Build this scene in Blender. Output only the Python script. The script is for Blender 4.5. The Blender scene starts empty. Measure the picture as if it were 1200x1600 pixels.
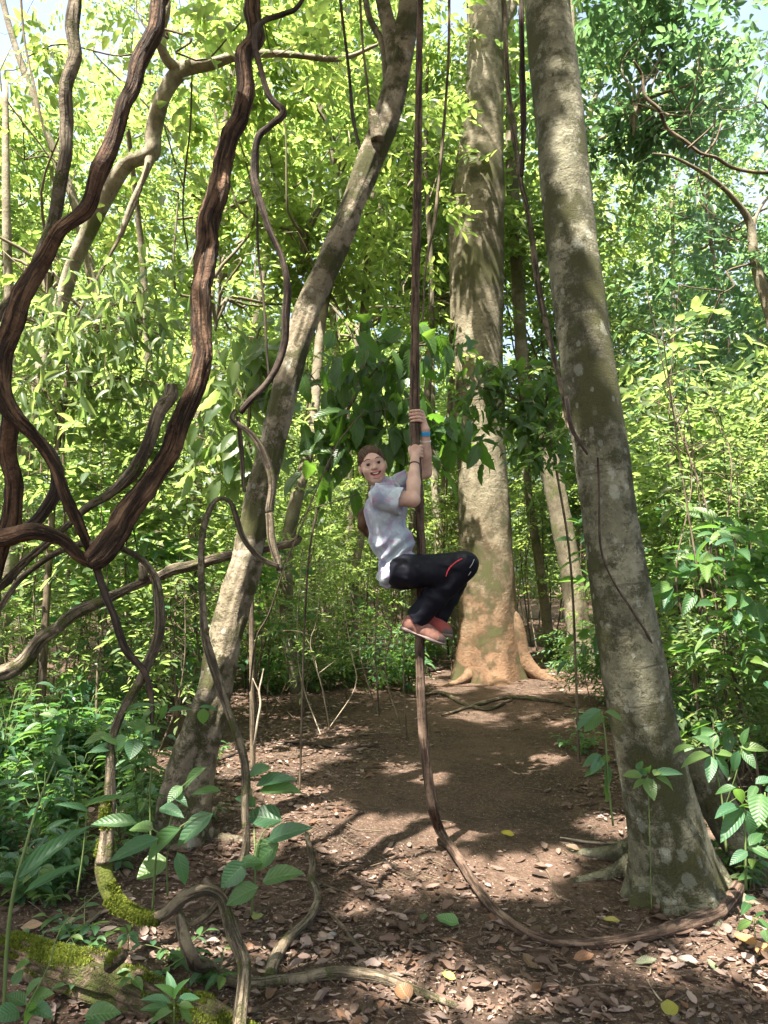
import bpy, math
import numpy as np
from math import sin, cos, pi, radians, sqrt
C = bpy.context.scene.collection
F = 1155.0; PITCH = math.atan(100/F); CAM = np.array([0., 0., 1.5])
UPV = np.array([0, -sin(PITCH), cos(PITCH)]); FWD = np.array([0, cos(PITCH), sin(PITCH)])
SUN_AZ, SUN_EL = radians(-35), radians(64)      # azimuth measured from -Y (behind the camera) towards -X
SUN = np.array([cos(SUN_EL)*sin(SUN_AZ), -cos(SUN_EL)*cos(SUN_AZ), sin(SUN_EL)])

def ray(px, py):
    return np.array([(px-600)/F, 0, 0]) + UPV*((800-py)/F) + FWD
def P(px, py, Y):
    """world point seen at photo pixel px, py at depth Y"""
    d = ray(px, py); return CAM + d*(Y/d[1])
# ---------------------------------------------------------------- noise
def _h(i, j, k, s):
    n = (i*374761393 + j*668265263 + k*2147483647 + s*1274126177) & 0xffffffff
    n = ((n ^ (n >> 13))*1274126177) & 0xffffffff
    n = ((n ^ (n >> 16))*668265263) & 0xffffffff
    return ((n ^ (n >> 15)) & 0xffff)/65535.0
def vnoise(p, seed=0):
    p = np.asarray(p, float); i = np.floor(p).astype(np.int64); f = p-i; f = f*f*(3-2*f)
    r = 0
    for a in (0, 1):
        for b in (0, 1):
            for c in (0, 1):
                w = (f[..., 0] if a else 1-f[..., 0])*(f[..., 1] if b else 1-f[..., 1])*(f[..., 2] if c else 1-f[..., 2])
                r = r + w*_h(i[..., 0]+a, i[..., 1]+b, i[..., 2]+c, seed)
    return r*2-1
def fbm(p, oct=3, seed=0):
    p = np.asarray(p, float); r = 0; a = .5
    for o in range(oct):
        r = r + a*vnoise(p*2**o, seed+o); a *= .5
    return r
def gh(x, y):
    x = np.asarray(x, float); y = np.asarray(y, float)
    p = np.stack([x, y, x*0], -1)
    far = np.clip((y-9)/25, 0, 1)
    path = np.exp(-((x-.9-.05*(y-5))/.9)**2)*np.clip((y-3)/2, 0, 1)
    r = .05*vnoise(p*.55, 3) + .022*vnoise(p*1.7, 5)*(1-.6*path) + .25*far*(1+vnoise(p*.12, 9)) - .03*path
    return r + .01*vnoise(p*5.3, 8)
def G(px, py, lift=0.):
    """point of the ground seen at photo pixel px, py"""
    d = ray(px, py); t = -CAM[2]/d[2]
    for _ in range(12):
        q = CAM+d*t; t += (q[2]-float(gh(q[0], q[1])))/(-d[2])*.7
    q = CAM+d*t; q[2] = float(gh(q[0], q[1]))+lift
    return q
# ---------------------------------------------------------------- objects
def mesh_np(name, V, faces, mats=(), attrs=None, smooth=True, fmat=None):
    """V (n,3); faces: int array (m,k) or list of such arrays; attrs {name:(domain, array)}"""
    if not isinstance(faces, (list, tuple)): faces = [faces]
    faces = [np.asarray(f, np.int32) for f in faces if len(f)]
    me = bpy.data.meshes.new(name)
    V = np.asarray(V, np.float32)
    me.vertices.add(len(V)); me.vertices.foreach_set('co', V.ravel())
    li = np.concatenate([f.ravel() for f in faces]); tot = np.concatenate([np.full(len(f), f.shape[1], np.int32) for f in faces])
    st = np.concatenate([[0], np.cumsum(tot)[:-1]]).astype(np.int32)
    me.loops.add(len(li)); me.loops.foreach_set('vertex_index', li)
    me.polygons.add(len(tot)); me.polygons.foreach_set('loop_start', st)
    me.polygons.foreach_set('use_smooth', np.full(len(tot), smooth, bool))
    for m in mats: me.materials.append(m)
    if fmat is not None: me.polygons.foreach_set('material_index', np.asarray(fmat, np.int32))
    for k, (dom, a) in (attrs or {}).items():
        a = np.asarray(a, np.float32)
        at = me.attributes.new(k, 'FLOAT_VECTOR' if a.ndim == 2 else 'FLOAT', dom)
        at.data.foreach_set('vector' if a.ndim == 2 else 'value', a.ravel())
    me.update(calc_edges=True)
    return me
def link(name, me, parent=None, loc=None, label=None, cat=None, group=None, kind=None):
    o = bpy.data.objects.new(name, me); C.objects.link(o)
    if parent is not None: o.parent = parent
    if loc is not None: o.location = loc
    tag(o, label, cat, group, kind); return o
def tag(o, label=None, cat=None, group=None, kind=None):
    for k, v in (('label', label), ('category', cat), ('group', group), ('kind', kind)):
        if v: o[k] = v
    return o
def place_world(o, parent):
    o.parent = parent; o.location = tuple(-x for x in parent.location)
def copy_tree(o, parent=None):
    c = o.copy(); C.objects.link(c); c.parent = parent
    for ch in list(o.children): copy_tree(ch, c)
    return c
def norm(v): return v/np.maximum(np.linalg.norm(v, axis=-1, keepdims=True), 1e-9)
def frame(d, n):
    """side, normal orthogonal to directions d"""
    s = norm(np.cross(d, n)); return s, np.cross(s, d)
def resample(pts, step):
    """Catmull-Rom through rows (x,y,z,r,...)"""
    p = np.asarray(pts, float); q = np.vstack([2*p[0]-p[1], p, 2*p[-1]-p[-2]]); out = []
    for i in range(len(p)-1):
        a, b, c, d = q[i:i+4]; n = max(1, int(np.linalg.norm(c[:3]-b[:3])/step)); t = np.arange(n)[:, None]/n
        out.append(.5*((2*b)+(-a+c)*t+(2*a-5*b+4*c-d)*t*t+(-a+3*b-3*c+d)*t**3))
    out.append(p[-1:]); return np.vstack(out)
def tube_geo(pts, step=.02, seg=16, disp=None, caps=True, seed=0, ellip=None, wob=0.):
    """pts rows x,y,z,r. disp(a, v, r) -> multiplier of the radius. returns V, F(list), bk"""
    q = resample(pts, step); p = q[:, :3]; r = np.maximum(q[:, 3], .0008); n = len(p)
    t = norm(np.gradient(p, axis=0)); v = np.concatenate([[0], np.cumsum(np.linalg.norm(np.diff(p, axis=0), axis=1))])
    if wob:
        w = np.stack([vnoise(np.stack([v*7/(1+20*0), v*0+k*9, v*0+seed], -1), 3+k) for k in range(3)], -1); p = p+w*wob*r[:, None]
    u = np.zeros((n, 3)); ref = np.array([0, -1., 0]) if abs(t[0][1]) < .9 else np.array([1., 0, 0])
    u[0] = norm(np.cross(t[0], np.cross(ref, t[0])))
    for i in range(1, n):
        x = u[i-1]-t[i]*np.dot(u[i-1], t[i]); u[i] = x/(np.linalg.norm(x)+1e-12)
    w = np.cross(t, u); a = np.arange(seg)*2*pi/seg
    A = np.broadcast_to(a, (n, seg)); Vv = np.broadcast_to(v[:, None], (n, seg)); R = np.broadcast_to(r[:, None], (n, seg))
    m = R*(disp(A, Vv, R) if disp else 1)
    V = p[:, None]+m[..., None]*(np.cos(A)[..., None]*u[:, None]+np.sin(A)[..., None]*w[:, None])
    bk = np.stack([np.cos(A)*R, np.sin(A)*R, Vv], -1).reshape(-1, 3)
    V = V.reshape(-1, 3); i = np.arange(n-1)[:, None]*seg; j = np.arange(seg)[None]; k = (j+1) % seg
    Fq = np.stack([i+j, i+k, i+seg+k, i+seg+j], -1).reshape(-1, 4); Fs = [Fq]
    if caps:
        V = np.vstack([V, p[:1]-t[:1]*r[0]*.25, p[-1:]+t[-1:]*r[-1]*.25]); bk = np.vstack([bk, [[0, 0, 0]], [[0, 0, v[-1]]]])
        c0 = n*seg; jj = np.arange(seg); kk = (jj+1) % seg; e = (n-1)*seg
        Fs.append(np.stack([kk, jj, np.full(seg, c0)], -1)); Fs.append(np.stack([e+jj, e+kk, np.full(seg, c0+1)], -1))
    return V, Fs, bk
class MB:
    """collects tubes (or any V, F) into one mesh"""
    def __init__(s): s.V = []; s.F = {}; s.bk = []; s.n = 0
    def add(s, V, Fs, bk=None):
        for f in Fs: s.F.setdefault(f.shape[1], []).append(f+s.n)
        s.V.append(V); s.bk.append(np.zeros((len(V), 3)) if bk is None else bk); s.n += len(V); return s
    def tube(s, pts, **k): return s.add(*tube_geo(pts, **k))
    def mesh(s, name, mat):
        return mesh_np(name, np.vstack(s.V), [np.vstack(f) for f in s.F.values()], [mat], {'bk': ('POINT', np.vstack(s.bk))})
def lumps(seed):
    def d(a, v, r):
        x = np.stack([v*3.5, v*0+seed*3.1, v*0], -1); o = 1+.16*vnoise(x, seed); k = vnoise(x*.9+[7, 0, 0], seed+3)
        return o+.30*np.clip(k-.55, 0, 1)*3*np.exp(-((np.cos(a-seed-v)-1)/1.2)**2)
    return d
def rc(k, amp, f1=6, seed=0, ridges=0, tw=0.):
    """bark relief: lumps + lengthwise ridges that may twist round the stem"""
    def d(a, v, r):
        aa = a+tw*v
        x = np.stack([np.cos(aa)*1.1, np.sin(aa)*1.1, v*k], -1)
        o = 1+amp*fbm(x*1.5, 3, seed)
        if ridges:
            y = np.stack([np.cos(aa)*ridges/3., np.sin(aa)*ridges/3., v*k*.8], -1)
            o = o+amp*.9*(1-2*np.abs(vnoise(y, seed+7)))*.6
            y = np.stack([np.cos(aa)*ridges/1.3, np.sin(aa)*ridges/1.3, v*k*2.5], -1)
            o = o+amp*.5*vnoise(y, seed+9)
        return o
    return d
def trace(rows, dflt=None):
    """rows (px,py,width_px,depth) -> world x,y,z,r"""
    out = []; xy = np.array([r[:2] for r in rows], float); tg = np.gradient(xy, axis=0) if len(xy) > 1 else np.array([[0, 1.]])
    sl = np.clip(np.abs(tg[:, 1])/np.maximum(np.linalg.norm(tg, axis=1), 1e-6), .78, 1)       # widths were read along picture rows
    for r, k in zip(rows, sl):
        p = P(r[0], r[1], r[3] if len(r) > 3 else dflt); cd = np.dot(p-CAM, FWD)
        out.append([*p, r[2]*k/2/F*cd])
    return np.array(out)
# ---------------------------------------------------------------- leaves
def tmpl(kind):
    if kind == 'far':      # six corners folded along the midrib
        T = np.array([(0, 0, 0), (.32, .5, .06), (.72, .36, .03), (1, 0, -.1), (.72, -.36, .03), (.32, -.5, .06)], float)
        return T, np.array([(0, 3, 2, 1), (0, 5, 4, 3)])
    na, prof = {'mid': (5, lambda a: (np.sin(pi*a**.8))**.8), 'lance': (7, lambda a: np.sin(pi*a**.75)**.9),
                'heart': (8, lambda a: np.where(a < .06, .55, np.clip(np.sin(pi*(a*.8+.2)**.9), 0, 1)**.8)),
                'dead': (6, lambda a: np.sin(pi*a**.9)**.7)}[kind]
    if kind == 'heart': prof = lambda a: np.clip(1.25*np.sqrt(np.clip(a+.03, 0, 1))*(1-a)**.75*1.5, 0, 1)
    A = np.linspace(0, 1, na+1); cr = np.array([-1, -.5, 0, .5, 1.]); T = []
    for a in A:
        w = max(float(prof(np.array(a))), .012)*.5
        for c in cr:
            z = .10*abs(c)*2*w - .28*a*a + (.03*sin(a*22) if abs(c) == 1 and kind != 'mid' else 0)
            if kind == 'dead': z = .22*(c*w*2)**2 + .30*(a-.5)**2 + .035*sin(a*11+c*4) + .02*sin(c*9+a*5)
            aa = a - (.10*abs(c) if kind == 'heart' and a < .2 else 0)*(1-a*5)
            T.append((aa, c*w, z))
    f = [(i*5+j, (i+1)*5+j, (i+1)*5+j+1, i*5+j+1) for i in range(na) for j in range(4)]
    return np.array(T), np.array(f)
TM = {k: tmpl(k) for k in ('far', 'mid', 'lance', 'heart', 'dead')}
def leaves_geo(pos, d, n, L, W, kind, rng, curl=None):
    T, f = TM[kind]; N = len(pos); d = norm(d); s, nn = frame(d, n)
    L = np.broadcast_to(L, N); W = np.broadcast_to(W, N); cu = np.ones(N) if curl is None else curl
    V = pos[:, None]+d[:, None]*(T[:, 0][None]*L[:, None])[..., None]+s[:, None]*(T[:, 1][None]*W[:, None])[..., None]+nn[:, None]*(T[:, 2][None]*(L*cu)[:, None])[..., None]
    Fa = (f[None]+(np.arange(N)*len(T))[:, None, None]).reshape(-1, 4)
    lv = rng.random(N)
    return V.reshape(-1, 3), Fa, np.repeat(lv, len(f)), np.tile(np.stack([T[:, 0], T[:, 1]*2, T[:, 0]*0], -1), (N, 1)), np.repeat(lv, len(T))
def leaf_mesh(name, batches, mat, stems=None, stem_mat=None):
    V = []; Fs = []; lv = []; uv = []; n = 0
    for b in batches:
        V.append(b[0]); Fs.append(b[1]+n); lv.append(b[4]); uv.append(b[2+1]); n += len(b[0])
    V = np.vstack(V); Fs = np.vstack(Fs); lv = np.concatenate(lv); uv = np.vstack(uv)
    mats = [mat]; fm = None; FF = [Fs]
    if stems is not None and stems.n:
        sv = np.vstack(stems.V); fs = [np.vstack(f)+n for f in stems.F.values()]
        V = np.vstack([V, sv]); lv = np.concatenate([lv, np.full(len(sv), .5)]); uv = np.vstack([uv, np.zeros((len(sv), 3))])
        FF += fs; mats.append(stem_mat or mat); fm = np.concatenate([np.zeros(len(Fs)), np.ones(sum(map(len, fs)))])
    return mesh_np(name, V, FF, mats, {'lv': ('POINT', lv), 'luv': ('POINT', uv)}, True, fm)
def sprays(o, d, K, tl, rng, droop=.15, flat=.35):
    """twigs at o with direction d carrying K alternating leaves: leaf pos, dir, normal"""
    S = len(o); d = norm(d); up = np.tile([0, 0, 1.], (S, 1))+rng.normal(0, flat, (S, 3)); s, n = frame(d, up)
    t = (np.arange(K)+.6)/K
    tt = np.broadcast_to(t, (S, K)); sg = np.where(np.arange(K) % 2, 1., -1.)
    pos = o[:, None]+d[:, None]*(tt*tl)[..., None]; pos = pos-np.array([0, 0, 1.])*(tt**2*tl*droop*2)[..., None]
    an = np.where(np.arange(K) == K-1, .15, .95)*sg
    dd = d[:, None]*np.cos(an)[None, :, None]+s[:, None]*np.sin(an)[None, :, None]
    dd = dd+rng.normal(0, .18, (S, K, 3)); dd[..., 2] -= droop
    nn = np.broadcast_to(n[:, None], dd.shape)+rng.normal(0, .25, dd.shape)
    return pos.reshape(-1, 3), dd.reshape(-1, 3), nn.reshape(-1, 3)
def rdir(N, rng, zlo=-.3, zhi=.5):
    a = rng.random(N)*2*pi; z = rng.uniform(zlo, zhi, N); c = np.sqrt(1-z*z)
    return np.stack([c*np.cos(a), c*np.sin(a), z], -1)
# ---------------------------------------------------------------- materials
class NT:
    def __init__(s, name):
        s.m = bpy.data.materials.new(name); s.m.use_nodes = True; s.t = s.m.node_tree; s.t.nodes.clear()
        s.out = s.n('ShaderNodeOutputMaterial')
    def n(s, ty, **k):
        x = s.t.nodes.new(ty)
        for a, b in k.items():
            if a == 'ins':
                for i, v in b.items(): s.set(x, i, v)
            else: setattr(x, a, b)
        return x
    def set(s, x, i, v):
        if isinstance(v, bpy.types.NodeSocket): s.t.links.new(v, x.inputs[i])
        elif isinstance(v, (tuple, list)) and len(v) == 3 and x.inputs[i].type == 'RGBA': x.inputs[i].default_value = (*v, 1)
        else: x.inputs[i].default_value = v
    def attr(s, name, out='Vector'): return s.n('ShaderNodeAttribute', attribute_name=name).outputs[out]
    def noise(s, vec, scale, detail=3, rough=.55, mul=None, dist=0.):
        if mul: vec = s.n('ShaderNodeMapping', ins={0: vec, 3: mul}).outputs[0]
        return s.n('ShaderNodeTexNoise', ins={'Vector': vec, 'Scale': scale, 'Detail': detail, 'Roughness': rough, 'Distortion': dist}).outputs['Fac']
    def ramp(s, fac, stops, interp='LINEAR'):
        r = s.n('ShaderNodeValToRGB'); r.color_ramp.interpolation = interp; e = r.color_ramp.elements
        while len(e) < len(stops): e.new(.5)
        for a, (p, c) in zip(e, stops):
            a.position = p; a.color = (*c, 1) if isinstance(c, (tuple, list)) else (c, c, c, 1)
        s.set(r, 0, fac); return r.outputs[0]
    def mix(s, f, a, b, mode='MIX'):
        x = s.n('ShaderNodeMix', data_type='RGBA', blend_type=mode); s.set(x, 0, f); s.set(x, 6, a); s.set(x, 7, b); return x.outputs[2]
    def math(s, op, a, b=None, c=None):
        x = s.n('ShaderNodeMath', operation=op); s.set(x, 0, a)
        if b is not None: s.set(x, 1, b)
        if c is not None: s.set(x, 2, c)
        return x.outputs[0]
    def sm(s, v, lo, hi):
        return s.n('ShaderNodeMapRange', interpolation_type='SMOOTHSTEP', ins={0: v, 1: lo, 2: hi}).outputs[0]
    def bump(s, h, st=.5, dist=.01, nrm=None):
        x = s.n('ShaderNodeBump', ins={'Strength': st, 'Distance': dist, 'Height': h})
        if nrm: s.set(x, 'Normal', nrm)
        return x.outputs[0]
    def bsdf(s, col, rough=.8, nrm=None, spec=.3, **k):
        x = s.n('ShaderNodeBsdfPrincipled'); s.set(x, 'Base Color', col); s.set(x, 'Roughness', rough); s.set(x, 'Specular IOR Level', spec)
        if nrm: s.set(x, 'Normal', nrm)
        for a, b in k.items(): s.set(x, a, b)
        return x.outputs[0]
    def done(s, sh): s.t.links.new(sh, s.out.inputs[0]); return s.m
def leaf_mat(name, cols, tr, rough=.42, spec=.45, tw=.5, vein=0., yellow=0.):
    """cols: ramp of base colours by the leaf's own random value; tr: colour of light passing through"""
    t = NT(name); lv = t.attr('lv', 'Fac'); uv = t.attr('luv')
    oi = t.n('ShaderNodeObjectInfo').outputs['Random']
    f = t.math('FRACT', t.math('ADD', lv, t.math('MULTIPLY', oi, .37)))
    col = t.ramp(f, [(i/(len(cols)-1), c) for i, c in enumerate(cols)])
    trc = t.mix(f, tr, tuple(min(1, x*y) for x, y in zip(tr, (.62, .8, .7))))
    nrm = None
    if vein:
        xyz = t.n('ShaderNodeSeparateXYZ', ins={0: uv}); a, c = xyz.outputs[0], t.math('ABSOLUTE', xyz.outputs[1])
        mid = t.sm(c, .07, .0)
        side = t.math('SINE', t.math('MULTIPLY', t.math('SUBTRACT', a, t.math('MULTIPLY', c, .32)), 52.))
        vs = t.math('MAXIMUM', mid, t.math('MULTIPLY', t.sm(side, .8, 1.), .5))
        col = t.mix(t.math('MULTIPLY', vs, vein), col, (.22, .34, .12)); nrm = t.bump(t.math('ADD', vs, t.math('MULTIPLY', side, .4)), .35, .003)
        blot = t.noise(uv, 7, 3); col = t.mix(t.math('MULTIPLY', t.sm(blot, .62, .72), .35), col, (.14, .13, .05))
    p = t.bsdf(col, rough, nrm, spec); tl = t.n('ShaderNodeBsdfTranslucent'); t.set(tl, 0, trc)
    if nrm: t.set(tl, 1, nrm)
    x = t.n('ShaderNodeMixShader'); t.set(x, 0, tw); t.set(x, 1, p); t.set(x, 2, tl.outputs[0]); return t.done(x.outputs[0])
M = {}
M['far'] = leaf_mat('leaf_canopy', [(.045, .08, .026), (.075, .115, .036), (.115, .15, .048), (.055, .09, .034)], (.50, .62, .14), tw=.5)
M['far2'] = leaf_mat('leaf_thicket', [(.042, .075, .032), (.07, .11, .044), (.12, .155, .06), (.048, .088, .046)], (.46, .58, .16), tw=.48)
M['blue'] = leaf_mat('leaf_shade', [(.025, .075, .035), (.035, .095, .045), (.05, .11, .04)], (.20, .42, .10), rough=.35, tw=.38, spec=.5)
M['near'] = leaf_mat('leaf_understory', [(.025, .075, .025), (.05, .12, .04), (.10, .16, .035), (.03, .09, .045), (.06, .13, .07)], (.28, .50, .08), rough=.42, tw=.36, vein=.28)
M['heart'] = leaf_mat('leaf_heart', [(.022, .055, .016), (.035, .08, .02), (.05, .10, .022)], (.24, .42, .05), rough=.35, tw=.40, vein=.25)
M['blue2'] = leaf_mat('leaf_blue', [(.03, .065, .038), (.045, .09, .05), (.065, .11, .045)], (.25, .42, .16), rough=.4, tw=.4, spec=.5)
M['litter'] = leaf_mat('leaf_litter', [(.07, .045, .033), (.14, .09, .068), (.035, .023, .017), (.19, .135, .11), (.085, .052, .036), (.32, .24, .205), (.05, .034, .025), (.15, .082, .05)], (.2, .1, .05), rough=.6, tw=.1, spec=.3)
def flat(name, c, rough=.6, spec=.4, ns=0, amp=.2, **k):
    t = NT(name); col = c
    if ns:
        co = t.n('ShaderNodeTexCoord').outputs['Object']; f = t.noise(co, ns, 4)
        col = t.mix(f, tuple(x*(1-amp) for x in c), tuple(min(1, x*(1+amp)) for x in c))
    return t.done(t.bsdf(col, rough, None, spec, **k))
def soil():
    t = NT('soil'); co = t.n('ShaderNodeTexCoord').outputs['Object']
    n1 = t.noise(co, 1.3, 5, .6); n2 = t.noise(co, 34, 5, .7); n3 = t.noise(co, 9, 4, .65)
    col = t.ramp(n1, [(.3, (.030, .021, .015)), (.5, (.062, .039, .027)), (.7, (.108, .070, .051))])
    col = t.mix(t.sm(n2, .45, .7), col, (.12, .083, .063)); col = t.mix(t.math('MULTIPLY', t.sm(n3, .55, .7), .7), col, (.035, .021, .014))
    v = t.n('ShaderNodeTexVoronoi', ins={'Vector': co, 'Scale': 55.}).outputs['Distance']
    sp = t.n('ShaderNodeTexVoronoi', ins={'Vector': co, 'Scale': 90.}); cc = t.n('ShaderNodeSeparateColor', ins={0: sp.outputs['Color']}).outputs[0]
    col = t.mix(t.math('MULTIPLY', t.sm(cc, .88, .93), t.sm(sp.outputs['Distance'], .35, .2)), col, (.34, .26, .20))
    h = t.math('ADD', t.math('MULTIPLY', n2, .6), t.math('ADD', t.math('MULTIPLY', n3, 1.2), t.math('MULTIPLY', v, -.5)))
    return t.done(t.bsdf(col, .9, t.bump(h, .9, .02), .2))
M['soil'] = soil()
def bark(name, base, dark, pale, moss=None, mossamt=.5, lichen=0., fiber=0., rings=0., lower=None, bd=.012, ms=2.0, sc=1.):
    """bark from the stem's own coordinates bk (round, round, along)"""
    t = NT(name); bk = t.attr('bk')
    n1 = t.noise(bk, 5*sc, 5, .6); n2 = t.noise(bk, 26*sc, 5, .65); n3 = t.noise(bk, 70*sc, 3, .7)
    col = t.ramp(n1, [(.32, dark), (.5, base), (.68, pale)])
    col = t.mix(t.math('MULTIPLY', t.sm(n2, .52, .68), .6), col, tuple(x*.45 for x in dark)); col = t.mix(t.math('MULTIPLY', t.sm(n3, .5, .72), .45), col, pale)
    h = t.math('ADD', t.math('MULTIPLY', n2, .8), t.math('MULTIPLY', n3, .35))
    if fiber:
        f1 = t.noise(bk, 55*sc, 5, .62, mul=(1, 1, .07), dist=.3); f2 = t.noise(bk, 130*sc, 3, .6, mul=(1, 1, .05))
        crk = t.sm(f1, .52, .40)
        col = t.mix(t.math('MULTIPLY', crk, .85), col, tuple(x*.35 for x in dark)); col = t.mix(t.math('MULTIPLY', t.sm(f2, .55, .68), .5), col, pale)
        h = t.math('ADD', h, t.math('MULTIPLY', t.math('SUBTRACT', t.math('MULTIPLY', f2, .4), crk), fiber))
    if rings:
        rr = t.noise(bk, 9*sc, 4, .6, mul=(.25, .25, 6)); rk = t.sm(rr, .60, .66)
        col = t.mix(t.math('MULTIPLY', rk, rings), col, tuple(x*.6 for x in dark)); h = t.math('ADD', h, t.math('MULTIPLY', rk, -.4*rings))
    if lower:
        z = t.n('ShaderNodeSeparateXYZ', ins={0: t.n('ShaderNodeTexCoord').outputs['Object']}).outputs[2]
        lf = t.sm(t.math('ADD', z, t.math('MULTIPLY', n1, 2.0)), lower[1], lower[2])
        col = t.mix(t.math('MULTIPLY', lf, .85), col, t.mix(n2, lower[0], tuple(x*.55 for x in lower[0])))
    if moss:
        mk = t.noise(bk, ms, 6, .68); m2 = t.noise(bk, 150, 3, .7); mm = t.sm(t.math('ADD', mk, t.math('MULTIPLY', t.math('SUBTRACT', m2, .5), .25)), .62-mossamt*.25, .72-mossamt*.25)
        mcol = t.mix(m2, tuple(x*.45 for x in moss), tuple(x*1.35 for x in moss)); col = t.mix(mm, col, mcol)
        h = t.math('ADD', h, t.math('MULTIPLY', mm, t.math('MULTIPLY', m2, 1.3)))
    if lichen:
        for sc2, th in ((14., .955), (30., .955)):
            vo = t.n('ShaderNodeTexVoronoi', ins={'Vector': t.n('ShaderNodeMapping', ins={0: bk, 3: (1, 1, .7)}).outputs[0], 'Scale': sc2}); cc = t.n('ShaderNodeSeparateColor', ins={0: vo.outputs['Color']}).outputs[1]
            d = t.math('ADD', vo.outputs['Distance'], t.math('MULTIPLY', t.math('SUBTRACT', n3, .5), .5))
            col = t.mix(t.math('MULTIPLY', t.math('MULTIPLY', t.sm(cc, th-.01*lichen*10, th+.01), t.sm(d, .42, .3)), .6), col, (.33, .34, .28))
    return t.done(t.bsdf(col, .85, t.bump(h, .85, bd), .25))
M['b_right'] = bark('bark_right', (.145, .138, .09), (.075, .07, .045), (.26, .245, .175), moss=(.085, .085, .035), mossamt=.62, lichen=1, rings=.45, ms=3.4, bd=.02)
M['b_mid'] = bark('bark_mid', (.17, .148, .10), (.10, .085, .055), (.25, .22, .155), moss=(.09, .09, .035), mossamt=.5, lichen=0, rings=.4, lower=((.18, .098, .054), 3.9, 1.2), ms=1.4, sc=.7, bd=.03)
M['b_left'] = bark('bark_left', (.20, .165, .115), (.12, .10, .06), (.30, .26, .19), moss=(.085, .085, .032), mossamt=.62, lichen=.6, ms=4.5, bd=.02)
M['b_bg'] = bark('bark_bg', (.14, .12, .082), (.085, .07, .048), (.22, .19, .14), moss=(.10, .11, .04), mossamt=.4, ms=1.5)
M['b_pale'] = bark('bark_pale', (.21, .185, .13), (.13, .11, .075), (.31, .28, .21), moss=(.13, .15, .05), mossamt=.3, ms=1.5)
M['liana'] = bark('bark_liana', (.092, .050, .029), (.036, .020, .013), (.20, .118, .068), fiber=1.5, bd=.02)
M['liana2'] = bark('bark_liana_grey', (.15, .118, .08), (.065, .05, .034), (.25, .205, .145), moss=(.08, .085, .025), mossamt=.45, fiber=.9, ms=6, bd=.012)
M['lianag'] = bark('bark_liana_green', (.13, .10, .06), (.07, .05, .03), (.21, .17, .11), moss=(.10, .12, .02), mossamt=.9, fiber=.3, ms=9, bd=.008)
M['lianad'] = bark('bark_liana_dark', (.060, .042, .032), (.028, .018, .014), (.11, .08, .06), fiber=.9, bd=.006)
M['vine'] = bark('bark_vine', (.12, .078, .055), (.06, .036, .026), (.21, .15, .11), fiber=1.2, rings=.5, bd=.006)
M['twig'] = bark('twig_bark', (.13, .10, .065), (.07, .05, .035), (.22, .18, .13), fiber=.5, bd=.002)
M['twigp'] = bark('twig_pale', (.40, .33, .24), (.25, .2, .14), (.55, .48, .38), fiber=.5, bd=.002)
M['stem'] = flat('green_stem', (.10, .14, .045), .6, .3, 20)
M['mosslog'] = bark('bark_log', (.10, .07, .045), (.05, .033, .02), (.18, .13, .09), moss=(.07, .082, .02), mossamt=.6, fiber=1., ms=4.5, bd=.015)
M['moss'] = leaf_mat('moss_tuft', [(.06, .08, .014), (.11, .135, .02), (.17, .19, .03), (.045, .06, .012)], (.3, .35, .05), rough=.8, tw=.25, spec=.1)
# ---------------------------------------------------------------- ground
def ground():
    def ax(lo, hi, fine, coarse):
        a = [lo]
        while a[-1] < hi:
            x = a[-1]; a.append(x+fine+coarse*max(0, abs(x-(0 if lo < 0 else 4))-4)*.06)
        return np.array(a)
    xs = ax(-70, 70, .035, .5) if 0 else np.concatenate([-np.geomspace(70, 3.6, 70), np.arange(-3.5, 3.5, .03), np.geomspace(3.6, 70, 70)])
    ys = np.concatenate([np.arange(-30, 1.2, .6), np.arange(1.2, 8, .03), np.geomspace(8.05, 130, 150)])
    X, Y = np.meshgrid(xs, ys, indexing='ij'); Z = gh(X, Y); p = np.stack([X, Y, X*0], -1)
    near = np.clip(1-np.abs(Y-5)/7, 0, 1)
    Z = Z+near*.010*fbm(p*14, 3, 31)-.004
    n, m = X.shape; V = np.stack([X, Y, Z], -1).reshape(-1, 3); i = (np.arange(n-1)[:, None]*m+np.arange(m-1)[None]).ravel()
    link('ground', mesh_np('ground', V, np.stack([i, i+m, i+m+1, i+1], -1), [M['soil']]), label='brown forest floor with a trodden earth path', cat='ground', kind='structure')
ground()
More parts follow.
